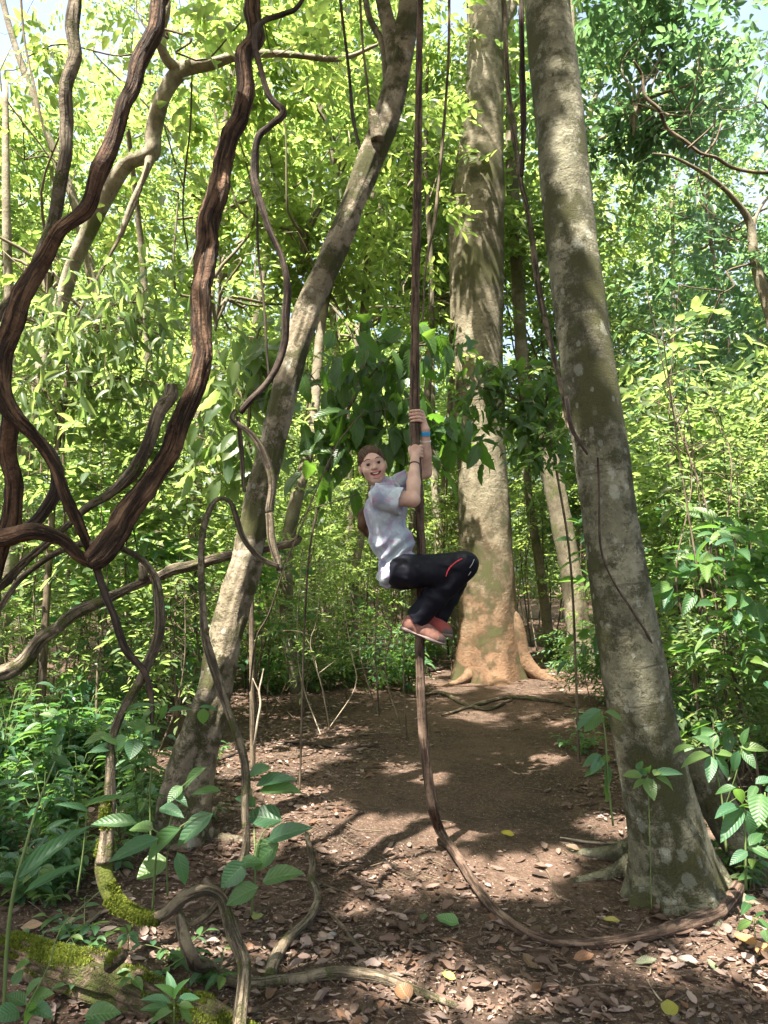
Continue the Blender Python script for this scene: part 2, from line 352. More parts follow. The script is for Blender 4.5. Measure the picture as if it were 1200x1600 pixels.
# ---------------------------------------------------------------- big trees
HOLES = []                                   # gaps in the canopy: sun reaches these points
def hole(p, r): HOLES.append((np.asarray(p, float), r*1.3))
for px, py, r in [(450, 1275, .12), (490, 1240, .1), (570, 1290, .12), (625, 1310, .13), (720, 1290, .1), (660, 1375, .1), (850, 1352, .1), (700, 1515, .1), (765, 1565, .1), (900, 1335, .07), (670, 1215, .1), (770, 1185, .1), (540, 1140, .12), (880, 1130, .1), (1010, 1500, .08), (560, 1420, .06), (330, 1180, .15), (470, 1262, .17), (430, 1235, .12), (510, 1255, .10), (600, 1293, .16), (540, 1300, .15), (655, 1295, .14), (690, 1285, .10), (640, 1350, .15), (590, 1345, .10), (800, 1362, .16), (765, 1350, .10),
                  (835, 1362, .10), (640, 1195, .16), (815, 1195, .15), (850, 1185, .12), (700, 1535, .13), (740, 1550, .10), (665, 1540, .08), (955, 1285, .13), (975, 1300, .1), (1165, 1480, .14), (1190, 1500, .14),
                  (790, 1255, .07), (380, 1060, .25), (500, 1040, .3), (590, 1060, .3), (450, 1010, .4), (560, 1000, .45), (640, 1010, .4), (700, 1075, .2), (930, 1075, .3), (880, 1068, .2), (250, 1050, .35), (250, 1090, .2), (60, 1040, .4), (750, 1120, .15), (240, 1245, .08), (225, 1260, .08), (420, 1310, .10), (395, 1330, .08)]:
    hole(G(px, py), r*1.35)
for px, py, Y, r in [(748, 700, 10.4, .10), (770, 740, 10.4, .10), (780, 790, 10.4, .12), (785, 840, 10.4, .14), (770, 880, 10.4, .13), (790, 900, 10.4, .13), (760, 830, 10.4, .08), (765, 930, 10.4, .20), (745, 1035, 10.3, .20), (735, 1020, 10.3, .12), (840, 1020, 10.4, .2), (815, 980, 10.4, .18), (725, 690, 10.4, .12), (740, 600, 10.4, .12),
                     (370, 900, 4.45, .16), (360, 960, 4.45, .13), (375, 860, 4.5, .12), (345, 1010, 4.4, .06), (350, 1080, 4.4, .05), (722, 866, 4.1, .05), (670, 995, 4.1, .03),
                     (700, 480, 10.5, .2), (1000, 1040, 3.5, .05), (945, 1040, 3.5, .05), (180, 1370, 3.0, .1), (230, 1440, 3.0, .1), (120, 1480, 2.9, .08), (300, 1340, 3.0, .1), (400, 1320, 3, .08), (150, 1500, 2.7, .08), (330, 1580, 2.5, .08), (100, 1440, 2.8, .1), (60, 1230, 4.2, .12), (150, 1180, 4.5, .12), (30, 1130, 5, .2), (1150, 1150, 4.4, .3), (1180, 1250, 3.2, .15), (1120, 1190, 3.4, .12)]:
    hole(P(px, py, Y), r)
_g = np.random.default_rng(33)
for _i in range(270):      # broken canopy over the banks and the thicket
    _s = _i % 3; _px, _Y = (_g.uniform(1000, 1230), _g.uniform(4.6, 10)) if _s == 0 else (_g.uniform(-40, 330), _g.uniform(5.2, 10)) if _s == 1 else (_g.uniform(280, 960), _g.uniform(9, 15))
    hole(P(_px, _g.uniform(560, 1000), _Y), _g.uniform(.12, .36))
_hand = P(648, 712, 4.18)
HOLES = [(a, r) for a, r in HOLES if np.linalg.norm((a-_hand)-((a-_hand)@SUN)*SUN) > r+.12]
def sunfilter(pos):
    keep = np.ones(len(pos), bool)
    for p, r in HOLES:
        v = pos-p; t = v@SUN; d = np.linalg.norm(v-t[:, None]*SUN, axis=1)
        keep &= ~((d < r+.05) & (t > .8))
    return keep
def root_path(a, b, r0, r1, wig=.1, seed=0, n=7):
    """root lying on the ground from a to b"""
    g = np.random.default_rng(seed); out = []
    for i in range(n+1):
        t = i/n; p = a*(1-t)+b*t; p = p+np.array([g.normal(0, wig), g.normal(0, wig), 0])*(0 < i < n); r = r0*(1-t)**.8+r1
        z = float(gh(p[0], p[1]))-r*.35; p = np.array([p[0], p[1], max(z, p[2]*(1-t)**3*(1 if i < 2 else 0)+z*(1-(1-t)**3*(1 if i < 2 else 0)))])
        out.append([*p, r])
    return np.array(out)
T2D = 10.8
def flare(az, zz, amp, top):
    """buttress swelling at azimuth list"""
    def d(a, v, r):
        k = np.clip(1-v/top, 0, 1)**2.2; o = 1
        for A, w, s in zip(az, zz, amp): o = o+k*s*np.exp(-(((a-A+pi) % (2*pi)-pi)/w)**2)
        return o
    return d
def comb3(f, g, h): return lambda a, v, r: f(a, v, r)*g(a, v, r)*h(a, v, r)
def comb(f, g): return lambda a, v, r: f(a, v, r)*g(a, v, r)
# left leaning tree
t1 = bpy.data.objects.new('leaning_tree', None); C.objects.link(t1); t1.location = G(285, 1290)
tag(t1, 'mottled grey tree with a forked base leaning right, left of the hanging person', 'tree')
rows = [(284, 1330, 86, 4.35), (294, 1270, 76, 4.35), (308, 1200, 68, 4.4), (328, 1120, 62, 4.4), (346, 1030, 60, 4.45), (364, 950, 60, 4.5), (384, 880, 56, 4.5), (406, 780, 52, 4.5), (430, 680, 46, 4.55), (452, 580, 46, 4.6), (482, 480, 46, 4.65), (527, 380, 45, 4.7), (566, 280, 45, 4.75), (605, 180, 46, 4.8), (632, 60, 40, 4.85), (648, -40, 38, 4.9), (660, -200, 34, 5.), (690, -420, 28, 5.1)]
mb = MB(); mb.tube(trace(rows)*[1, 1, 1, .84], step=.02, seg=64, disp=comb(rc(2.2, .22, seed=4, ridges=5), flare([2.2, 4.4, .3], [.5, .5, .5], [.25, .3, .2], .7)))
mb.tube(trace([(620, 110, 28, 4.82), (612, 60, 26, 4.85), (598, 0, 22, 4.9), (580, -90, 18, 5)]), step=.03, seg=24, disp=rc(3, .15, seed=6))
mb.tube(trace([(607, 130, 16, 4.85), (598, 70, 12, 4.9), (575, 20, 10, 4.95), (565, -60, 8, 5.1)]), step=.03, seg=12, disp=rc(3, .15, seed=6))
mb.tube(trace([(590, 220, 22, 4.7), (583, 180, 16, 4.7), (578, 172, 9, 4.68)]), step=.02, seg=16, disp=rc(5, .2, seed=8))
mb.tube(trace([(265, 1330, 52, 4.33), (272, 1250, 44, 4.3), (290, 1170, 36, 4.3), (318, 1090, 30, 4.33), (345, 1020, 24, 4.37)]), step=.02, seg=28, disp=rc(4, .25, seed=14, ridges=4))
a = G(285, 1300)
for k, (dx, dy, r) in enumerate([(-.5, .25, .06), (.55, -.1, .05), (-.25, -.4, .05), (.3, .5, .06)]):
    mb.tube(root_path(a+[dx*.02+.02, dy*.02, .10], a+[dx*.85, dy*.85, 0], r*.85, .010, .03, k), step=.03, seg=12, disp=rc(5, .2, seed=k))
me = mb.mesh('trunk', M['b_left']); place_world(link('trunk', me, t1), t1)
# middle buttressed tree
t2 = bpy.data.objects.new('buttressed_tree', None); C.objects.link(t2); t2.location = G(768, 1062)
tag(t2, 'thick tall tree with flaring orange-tan roots behind the hanging person', 'tree')
rows = [(768, 1085, 122, T2D), (766, 1050, 110, T2D), (764, 1000, 98, T2D), (762, 940, 90, T2D), (760, 880, 84, T2D), (757, 800, 80, T2D), (752, 700, 76, T2D), (748, 600, 76, T2D), (747, 500, 78, T2D), (746, 400, 82, T2D), (748, 300, 80, T2D), (754, 220, 66, T2D), (757, 120, 58, T2D), (757, 0, 56, T2D), (755, -150, 54, T2D), (760, -350, 46, T2D), (790, -600, 34, T2D)]
mb = MB(); mb.tube(trace(rows), step=.05, seg=96, disp=comb(rc(.8, .10, seed=21), flare([pi/2-1.5, pi/2+1.6, pi/2+.5, pi/2-.5, pi*1.5], [.35, .35, .25, .22, .5], [.45, .30, .12, .12, .2], 1.3)))
mb.tube(trace([(722, 520, 34, T2D), (722, 420, 40, T2D), (722, 320, 40, T2D), (728, 240, 28, T2D), (736, 190, 16, T2D)]), step=.05, seg=48, disp=rc(.9, .1, seed=23))
mb.tube(trace([(772, 60, 20, T2D), (795, 20, 18, T2D+.2), (815, -40, 14, T2D+.4)]), step=.05, seg=20, disp=rc(1, .1, seed=24))
b = G(768, 1060)
for k, (px, py, r, z) in enumerate([(905, 1066, .15, .80), (694, 1072, .12, .42), (880, 1048, .10, .5)]):
    e = G(px, py); dd = e-b; dd[2] = 0; s = b+norm(dd)*.16
    pts = np.array([[*(s+[0, 0, z*1.25]), r*.7], [*(s+norm(dd)*.14+[0, 0, z]), r*.95], [*(s+dd*.25+[0, 0, z*.33]), r*.8], [*(s+(e-s)*.6+[0, 0, .02]), r*.5], [e[0], e[1], gh(e[0], e[1])-.01, r*.22], [*(e+norm(dd)*.5-[0, 0, .12]), .02]])
    mb.tube(pts, step=.04, seg=24, disp=rc(1.5, .18, seed=30+k))
place_world(link('trunk', mb.mesh('trunk', M['b_mid']), t2), t2)
# right leaning tree
t3 = bpy.data.objects.new('smooth_barked_tree', None); C.objects.link(t3); t3.location = G(1055, 1370)
tag(t3, 'mossy greyish tree leaning left with white lichen spots, in front at the right', 'tree')
rows = [(1062, 1440, 128, 3.72), (1054, 1370, 120, 3.72), (1041, 1300, 112, 3.7), (1022, 1210, 106, 3.68), (1003, 1120, 103, 3.65), (982, 1000, 97, 3.62), (963, 880, 88, 3.65), (945, 750, 85, 3.68), (925, 620, 84, 3.7), (908, 500, 82, 3.75), (893, 390, 79, 3.8), (880, 250, 77, 3.85), (866, 110, 74, 3.9), (852, -20, 68, 4), (842, -160, 66, 4.1), (830, -350, 62, 4.3), (810, -600, 50, 4.6)]
mb = MB(); mb.tube(trace(rows), step=.018, seg=96, disp=comb3(rc(1.6, .09, seed=41), flare([pi/2-1.25, pi/2+.9, pi/2-.2, 4.6], [.38, .4, .25, .5], [.55, .38, .3, .4], .95), flare([.2, .9, 1.5, 2.3, 3.1, 3.9, 4.4, 5.0, 5.7], [.16]*9, [.3, .42, .25, .4, .3, .36, .26, .4, .3], .46)))
b = G(1058, 1368)
for k, (dx, dy, r, z) in enumerate([(.46, -.12, .10, .62), (-.40, -.02, .06, .20), (.20, -.30, .06, .24), (-.14, -.30, .06, .20), (-.35, .3, .06, .2), (.3, .4, .06, .2)]):
    dd = np.array([dx, dy, 0.]); s = b+norm(dd)*.10; e = b+dd
    pts = np.array([[*(s+[0, 0, z]), r], [*(s+(e-s)*.45+[0, 0, z*.38]), r*.85], [*(s+(e-s)*.85+[0, 0, .01]), r*.6], [e[0]+dd[0]*.4, e[1]+dd[1]*.4, gh(e[0], e[1])-.02, r*.25]])
    mb.tube(pts, step=.02, seg=20, disp=rc(4, .2, seed=50+k))
place_world(link('trunk', mb.mesh('trunk', M['b_right']), t3), t3)
# smaller trees read one by one from the photograph: name, label, material, traces
def simple_tree(name, label, mat, traces, seg=20, step=.06, base=None, relief=.14, cat='tree', ws=1.):
    o = bpy.data.objects.new(name, None); C.objects.link(o); p0 = trace(traces[0])[0]
    o.location = tuple(p0[:3]); tag(o, label, cat)
    mb = MB()
    for i, tr in enumerate(traces): mb.tube(trace(tr)*[1, 1, 1, ws], step=step, seg=seg if i == 0 else max(8, seg//2), disp=rc(1.5, relief, seed=60+i))
    place_world(link('trunk', mb.mesh('trunk', mat), o), o); return o
def gy(px, Y):
    """photo row where the ground lies at depth Y under column px"""
    p = P(px, 950, Y); z = float(gh(p[0], Y)); a = z-1.5
    return 800-F*math.tan(math.atan2(a, Y)-PITCH)
tA = simple_tree('pale_leaning_tree', 'pale tree leaning left in the thicket just left of the mossy greyish trunk', M['b_bg'], [[(918, gy(918, 11.5)+8, 62, 11.5), (905, 990, 48, 11.5), (893, 900, 42, 11.5), (878, 820, 42, 11.5), (862, 740, 40, 11.5), (840, 670, 34, 11.5), (820, 600, 26, 11.6), (812, 500, 24, 11.8), (806, 380, 24, 12), (800, 260, 24, 12.2), (798, 100, 20, 12.4), (790, -80, 16, 12.6)],
    [(868, 750, 22, 11.5), (878, 690, 16, 11.4), (885, 640, 12, 11.3)]], 28, ws=.8)
tB = simple_tree('crooked_tree', 'crooked grey tree with a bent limb crossing high between the thick lianas', M['b_pale'], [[(-20, gy(-20, 8.2)+8, 38, 8.2), (10, 900, 30, 8.2), (30, 760, 26, 8.1), (70, 560, 24, 8), (100, 460, 24, 8), (120, 400, 25, 7.9), (170, 300, 28, 7.7), (200, 255, 30, 7.6), (236, 240, 32, 7.5), (240, 205, 26, 7.5), (255, 150, 26, 7.4), (285, 110, 30, 7.4), (330, 100, 22, 7.4), (380, 85, 17, 7.4), (450, 85, 13, 7.4), (530, 92, 11, 7.4), (590, 70, 6, 7.4)],
    [(285, 110, 26, 7.4), (262, 95, 20, 7.3), (250, 60, 14, 7.2), (262, 10, 10, 7.1), (255, -60, 8, 7.1)], [(236, 240, 20, 7.5), (228, 270, 11, 7.45), (205, 320, 9, 7.4), (188, 370, 9, 7.4)]], 24, .04)
tC = simple_tree('thin_pale_tree', 'pale thin trunk crossing between the hanging vine and the thick buttressed tree', M['b_pale'], [[(720, gy(720, 14.5)+6, 26, 14.5), (716, 800, 20, 14.5), (712, 560, 18, 14.5), (702, 420, 18, 14.5), (680, 340, 16, 14.5), (662, 270, 15, 14.5), (645, 190, 13, 14.5), (630, 100, 12, 14.5), (620, -40, 10, 14.5)],
    [(702, 420, 12, 14.5), (660, 370, 13, 14.4), (630, 340, 12, 14.3), (600, 315, 11, 14.2), (560, 290, 8, 14.1), (520, 270, 6, 14)]], 16)
tD = simple_tree('forked_tree', 'pale forked tree arching over the sky gap at the upper right', M['b_bg'], [[(1290, gy(1290, 9)+8, 60, 9), (1270, 900, 50, 9), (1235, 640, 44, 9), (1205, 500, 40, 9), (1180, 410, 34, 9), (1172, 350, 28, 9), (1150, 315, 24, 8.9), (1120, 285, 20, 8.8), (1085, 262, 16, 8.7), (1050, 245, 12, 8.6), (1020, 240, 7, 8.5)],
    [(1172, 380, 16, 9), (1185, 330, 12, 9.1), (1215, 290, 9, 9.2)]], 24, .05, ws=.45)
tE = simple_tree('dark_limbed_tree', 'dark limb of a tree reaching in from the upper right edge', M['twig'], [[(1330, gy(1330, 7.5)+8, 40, 7.5), (1330, 700, 34, 7.5), (1310, 420, 24, 7.5), (1270, 300, 12, 7.5), (1225, 272, 8, 7.5), (1180, 269, 7, 7.5), (1145, 262, 7, 7.5), (1118, 246, 7, 7.4), (1095, 240, 7, 7.4), (1072, 222, 7, 7.4), (1042, 200, 7, 7.4), (1030, 172, 7, 7.3), (1008, 150, 6, 7.3), (1003, 118, 5, 7.3), (990, 95, 4, 7.2)],
    [(1098, 246, 6, 7.4), (1118, 220, 4, 7.4), (1128, 190, 3, 7.4)], [(1075, 232, 5, 7.4), (1100, 210, 4, 7.35), (1115, 195, 3, 7.3)]], 14, .04)
tF = simple_tree('slim_tree', 'slim pale trunk far beyond the right-hand leaning trunk', M['b_bg'], [[(905, gy(905, 16)+5, 22, 16), (905, 700, 18, 16), (903, 400, 15, 16), (906, 240, 12, 16), (915, 200, 9, 16), (930, 150, 8, 16), (940, 90, 6, 16)], [(906, 235, 9, 16), (925, 222, 8, 16), (960, 205, 6, 16), (1010, 160, 5, 16)]], 12)
tG = simple_tree('slender_tree', 'slender grey trunk rising behind the leaning mottled tree', M['b_bg'], [[(200, gy(200, 12)+5, 26, 12), (190, 820, 20, 12), (165, 560, 17, 12), (120, 330, 15, 12), (70, 200, 13, 12), (20, 60, 10, 12), (-10, -60, 8, 12)]], 12)
# ---------------------------------------------------------------- lianas
def liana(name, label, mat, traces, seg=28, step=.012, relief=.22, ridges=6, tw=3., seed=0, cat='vine', parts=None):
    mb = MB()
    for i, tr in enumerate(traces):
        tr = np.array(tr) if isinstance(tr, np.ndarray) else trace(tr); tr = tr*[1, 1, 1, .80 if seg > 16 else .92]; mb.tube(tr, step=step, seg=seg, disp=comb(rc(5, relief, seed=seed+i, ridges=ridges, tw=tw), lumps(seed+i)), seed=seed, wob=.55 if seg >= 14 else 0)
    me = mb.mesh(name, mat); co = np.zeros(len(me.vertices)*3, np.float32); me.vertices.foreach_get('co', co); co = co.reshape(-1, 3)
    p = co[np.argmin(co[:, 2])]; me.vertices.foreach_set('co', (co-p).ravel()); me.update()
    return link(name, me, None, tuple(float(x) for x in p), label, cat)
def gnd(px, py, w, lift=0.):
    q = G(px, py); cd = np.dot(q-CAM, FWD); r = w/2/F*cd; q[2] += r*.7+lift; return [*q, r]
V0 = [(662, -260, 9, 4.3), (657, -20, 11, 4.27), (655, 100, 12, 4.26), (652, 300, 14, 4.25), (649, 450, 15, 4.25), (648, 560, 16.5, 4.25), (648, 640, 17, 4.25), (649, 700, 17, 4.25), (654, 760, 15, 4.25), (658, 860, 15, 4.25), (657, 940, 15, 4.25), (656, 1000, 17, 4.24), (657, 1060, 15, 4.22), (660, 1130, 16, 4.22), (667, 1200, 17, 4.22), (676, 1262, 18, 4.21)]
v0 = np.vstack([trace(V0), [gnd(688, 1312, 15, .03), gnd(715, 1350, 15, .02), gnd(748, 1402, 16, .015), gnd(790, 1446, 16, .01), gnd(850, 1474, 17), gnd(930, 1480, 17), gnd(1010, 1468, 19), gnd(1080, 1450, 25), gnd(1125, 1430, 24), gnd(1155, 1398, 20, .02), gnd(1163, 1358, 17, .03), gnd(1150, 1330, 22), gnd(1120, 1318, 22), gnd(1080, 1310, 22)]])
def knots(a, v, r): return 1+.10*np.exp(-(((v*3.1) % 1-.5)/.07)**2)*(.5+.5*np.sin(v*37))
v0 = v0*[1, 1, 1, .86]; mb = MB(); mb.tube(v0, step=.01, seg=28, disp=comb(rc(5, .20, seed=1, ridges=5, tw=2), knots))
hv = link('hanging_vine', mb.mesh('hanging_vine', M['vine']), label='long brown vine the person grips, hanging down and curling along the ground', cat='vine')
L1 = [(128, -160, 22, 3.1), (120, -20, 22, 3.05), (113, 100, 22, 3), (98, 250, 23, 3), (80, 350, 23, 3), (45, 430, 24, 3), (0, 490, 26, 3), (-40, 540, 28, 3.), (-90, 700, 32, 3.05), (-110, 1000, 36, 3.1), (-90, 1330, 40, 3.2)]
liana('smooth_liana', 'smooth grey liana curving out of the picture at the far left edge', M['liana2'], [L1], relief=.10, ridges=3)
L2 = [(290, -160, 34, 3), (258, -20, 34, 2.95), (238, 50, 33, 2.9), (200, 130, 32, 2.85), (178, 210, 32, 2.8), (148, 290, 33, 2.8), (95, 370, 34, 2.8), (50, 440, 36, 2.8), (15, 520, 36, 2.8), (6, 590, 38, 2.8), (22, 645, 36, 2.8), (60, 690, 22, 2.85), (100, 765, 24, 2.9), (135, 840, 20, 2.95), (152, 880, 16, 3)]
liana('bent_liana', 'dark shaggy liana sweeping down left and bending sharply back at a knot', M['liana'], [L2], relief=.22, seed=3)
liana('stout_liana', 'stout pale-brown woody stem below the bent knot at the left edge', M['liana'], [[(12, 640, 30, 2.9), (14, 700, 32, 2.95), (18, 760, 34, 3), (10, 830, 38, 3.05), (-20, 930, 44, 3.1), (-50, 1100, 50, 3.2), (-60, 1330, 60, 3.25)]], seed=5)
liana('arching_liana', 'dark arc of liana looping behind the bent knot at the left', M['lianad'], [[(20, 655, 26, 3.15), (55, 680, 26, 3.2), (86, 720, 26, 3.2), (86, 770, 27, 3.2), (55, 815, 28, 3.2), (0, 850, 28, 3.15), (-60, 900, 30, 3.2)]], seed=6)
L3 = [(415, -170, 28, 3.45), (402, -20, 30, 3.4), (386, 100, 33, 3.35), (362, 220, 36, 3.3), (332, 350, 38, 3.2), (319, 430, 38, 3.15), (322, 520, 38, 3.1), (310, 590, 39, 3.05), (280, 670, 42, 3), (240, 745, 46, 2.95), (195, 812, 50, 2.9), (158, 858, 54, 2.85), (138, 872, 46, 2.83)]
liana('shaggy_liana', 'thickest shaggy reddish-brown liana ending bluntly at the tangle on the left', M['liana'], [L3], seed=7, seg=40, relief=.26, ridges=8)
liana('horizontal_liana', 'thick dark liana lying level into the tangle at the left edge', M['liana'], [[(-60, 838, 48, 2.8), (0, 838, 44, 2.8), (50, 836, 38, 2.8), (100, 846, 30, 2.84), (125, 868, 30, 2.86), (150, 885, 28, 2.88)]], seed=8)
liana('snapped_liana', 'liana with a snapped splintered top beside the shaggy reddish-brown one', M['liana2'], [[(264, 596, 20, 2.92), (262, 625, 28, 2.92), (240, 675, 24, 2.92), (222, 715, 26, 2.94), (205, 745, 28, 2.96), (170, 772, 20, 2.98), (130, 795, 18, 3), (95, 830, 16, 3.05), (50, 870, 18, 3.1), (20, 895, 20, 3.1), (-40, 950, 22, 3.1)]], seed=9)
L4 = [(505, -60, 9, 3.3), (470, 5, 10, 3.3), (440, 20, 11, 3.3), (412, 30, 12, 3.28), (397, 55, 11, 3.25), (403, 100, 11, 3.25), (425, 155, 12, 3.25), (441, 180, 14, 3.25), (422, 200, 13, 3.25), (405, 222, 12, 3.25), (399, 280, 12, 3.25), (420, 350, 11, 3.25), (445, 420, 12, 3.25), (450, 480, 13, 3.25), (440, 550, 12, 3.25), (415, 600, 12, 3.25), (375, 645, 13, 3.25)]
liana('kinked_liana', 'thin dark liana with a sharp kink snaking down beside the leaning tree', M['lianad'], [L4], seg=16, seed=10, relief=.12, ridges=3)
liana('thin_liana', 'thin twisted liana looped on the front of the leaning tree', M['liana2'], [[(366, 640, 9, 3.24), (362, 655, 12, 3.22), (390, 675, 13, 3.22), (412, 705, 13, 3.22), (424, 750, 13, 3.22), (421, 800, 12, 3.22)], [(419, 800, 11, 3.22), (425, 845, 14, 3.22), (438, 888, 13, 3.22)], [(370, 650, 8, 3.24), (377, 700, 9, 3.26), (382, 768, 6, 3.28)]], seg=16, seed=11, relief=.15, ridges=3)
L5 = [(436, 886, 10, 3.2), (405, 872, 12, 3.18), (382, 845, 13, 3.15), (372, 810, 13, 3.12), (358, 785, 12, 3.1), (338, 782, 11, 3.1), (324, 805, 12, 3.1), (316, 850, 12, 3.1), (315, 920, 12, 3.1), (320, 985, 15, 3.08), (332, 1040, 17, 3.05), (358, 1110, 17, 3.), (380, 1180, 18, 2.97), (386, 1260, 18, 2.92), (380, 1330, 17, 2.9), (355, 1390, 15, 2.88), (325, 1430, 14, 2.86), (300, 1444, 14, 2.86), (282, 1430, 15, 2.86), (278, 1405, 15, 2.92)]
liana('hooked_liana', 'grey liana bent in a hook on the leaning tree and knotted through the ground loop', M['liana2'], [L5], seg=18, seed=12, relief=.15, ridges=3)
L6 = [(-30, 1000, 13, 3), (0, 950, 14, 3), (32, 905, 14, 3), (80, 868, 15, 2.98), (135, 850, 16, 2.96), (185, 855, 15, 2.98), (225, 880, 16, 3), (247, 925, 18, 3), (245, 990, 19, 3), (228, 1050, 20, 3), (198, 1100, 20, 3), (176, 1150, 19, 2.98), (170, 1220, 20, 2.95), (165, 1290, 23, 2.93), (163, 1345, 30, 2.92)]
liana('looping_liana', 'liana arching over the tangle and dropping towards the mossy curve', M['liana2'], [L6], seg=20, seed=13, relief=.14, ridges=3)
L6b = [(168, 1250, 18, 2.94), (165, 1300, 25, 2.93), (163, 1350, 31, 2.92), (176, 1400, 33, 2.9), (208, 1428, 30, 2.87), (245, 1436, 25, 2.84)]
liana('mossy_liana', 'bright green mossy curve of liana above the ground at the lower left', M['lianag'], [L6b], seg=24, seed=14, relief=.2, ridges=2)
L6c = [(235, 1436, 22, 2.85), (262, 1425, 27, 2.83), (290, 1400, 30, 2.82), (325, 1392, 29, 2.83), (348, 1410, 28, 2.84), (365, 1455, 29, 2.8), (380, 1510, 29, 2.72), (384, 1560, 28, 2.62), (380, 1620, 27, 2.5)]
liana('knotted_liana', 'thick grey-brown liana forming the top of the loop on the ground', M['liana2'], [L6c], seg=24, seed=15, relief=.18, ridges=4)
q = [trace([(278, 1428, 15, 2.76)])[0], trace([(284, 1455, 22, 2.74)])[0], trace([(298, 1492, 24, 2.68)])[0], gnd(330, 1527, 23), gnd(375, 1541, 21), gnd(440, 1538, 19), gnd(500, 1534, 20), gnd(560, 1530, 22), gnd(610, 1540, 20), gnd(680, 1568, 15), gnd(740, 1585, 8)]
liana('creeping_liana', 'liana running along the ground to the right from the loop', M['liana2'], [np.array(q)], seg=20, seed=16, relief=.16, ridges=3)
q = [gnd(478, 1322, 9, .05), gnd(487, 1355, 11, .06), gnd(486, 1390, 13, .05), gnd(496, 1425, 15, .04), gnd(480, 1455, 17, .02), gnd(450, 1480, 21, .01), gnd(430, 1505, 25), gnd(418, 1530, 24, -.02)]
liana('bent_root', 'bent grey root rising from the litter right of the ground loop', M['liana2'], [np.array(q)], seg=18, seed=17, relief=.18, ridges=3, cat='root')
liana('drooping_liana', 'slim dark liana hanging from the blunt end of the shaggy one', M['lianad'], [[(150, 868, 15, 2.95), (162, 910, 14, 2.95), (175, 950, 14, 2.95), (185, 990, 15, 2.95), (198, 1022, 16, 2.95), (225, 1050, 12, 2.97), (236, 1085, 9, 3), (238, 1130, 7, 3)]], seg=14, seed=18, relief=.12, ridges=2)
liana('slanting_liana', 'thick dead limb slanting across behind the leaning tree', M['liana2'], [[(470, 838, 12, 4.9), (455, 850, 17, 4.9), (400, 862, 18, 4.9), (350, 870, 20, 4.9), (300, 884, 22, 4.9), (258, 898, 21, 4.9), (210, 915, 21, 4.9), (168, 932, 22, 4.9), (120, 958, 24, 4.9), (85, 982, 27, 4.9), (50, 1018, 30, 4.9), (20, 1050, 32, 4.9), (-30, 1065, 34, 4.9)], [(225, 905, 18, 4.85), (222, 888, 14, 4.85), (218, 880, 8, 4.85)]], seg=24, step=.02, seed=19, relief=.3, cat='dead limb')
liana('dark_rope_vine', 'straight near-black vine hanging against the smooth trunk at the top', M['lianad'], [[(812, -160, 9, 4.3), (814, -20, 9, 4.2), (816, 100, 9.5, 4.2), (818, 200, 9, 4.2), (815, 275, 7, 4.2)]], seg=12, seed=20, relief=.08, ridges=2)
liana('slender_vine', 'slender grey vine winding down between the two thick right-hand trunks', M['liana2'], [[(780, -120, 9, 4.5), (788, 20, 9, 4.5), (793, 130, 10, 4.5), (806, 230, 9, 4.4), (815, 290, 9, 4.3), (828, 350, 9, 4.3), (840, 440, 10, 4.3), (852, 500, 10, 4.3), (866, 560, 9, 4.2), (878, 610, 8, 4.1), (888, 660, 8, 3.9), (905, 695, 6, 3.55)]], seg=12, seed=21, relief=.12, ridges=2)
liana('clinging_vine', 'hair-thin vine clinging to the face of the right-hand trunk', M['lianad'], [[(934, 715, 3, 3.54), (936, 770, 3.5, 3.52), (937, 840, 4, 3.49), (945, 880, 4, 3.48), (962, 915, 4, 3.46), (985, 950, 5, 3.45), (1005, 980, 5, 3.46), (1020, 1010, 5, 3.5), (1030, 1050, 6, 3.56), (1045, 1100, 7, 3.6), (1060, 1150, 8, 3.62), (1070, 1210, 8, 3.65), (1074, 1260, 7, 3.7)]], seg=10, seed=22, relief=.08, ridges=2)
liana('clinging_tendril', 'short dark stem stuck to the smooth trunk above the hair-thin vine', M['lianad'], [[(884, 620, 5, 3.55), (892, 665, 7, 3.53), (905, 690, 6, 3.51), (918, 710, 4, 3.52)]], seg=10, seed=23, relief=.08, ridges=2)
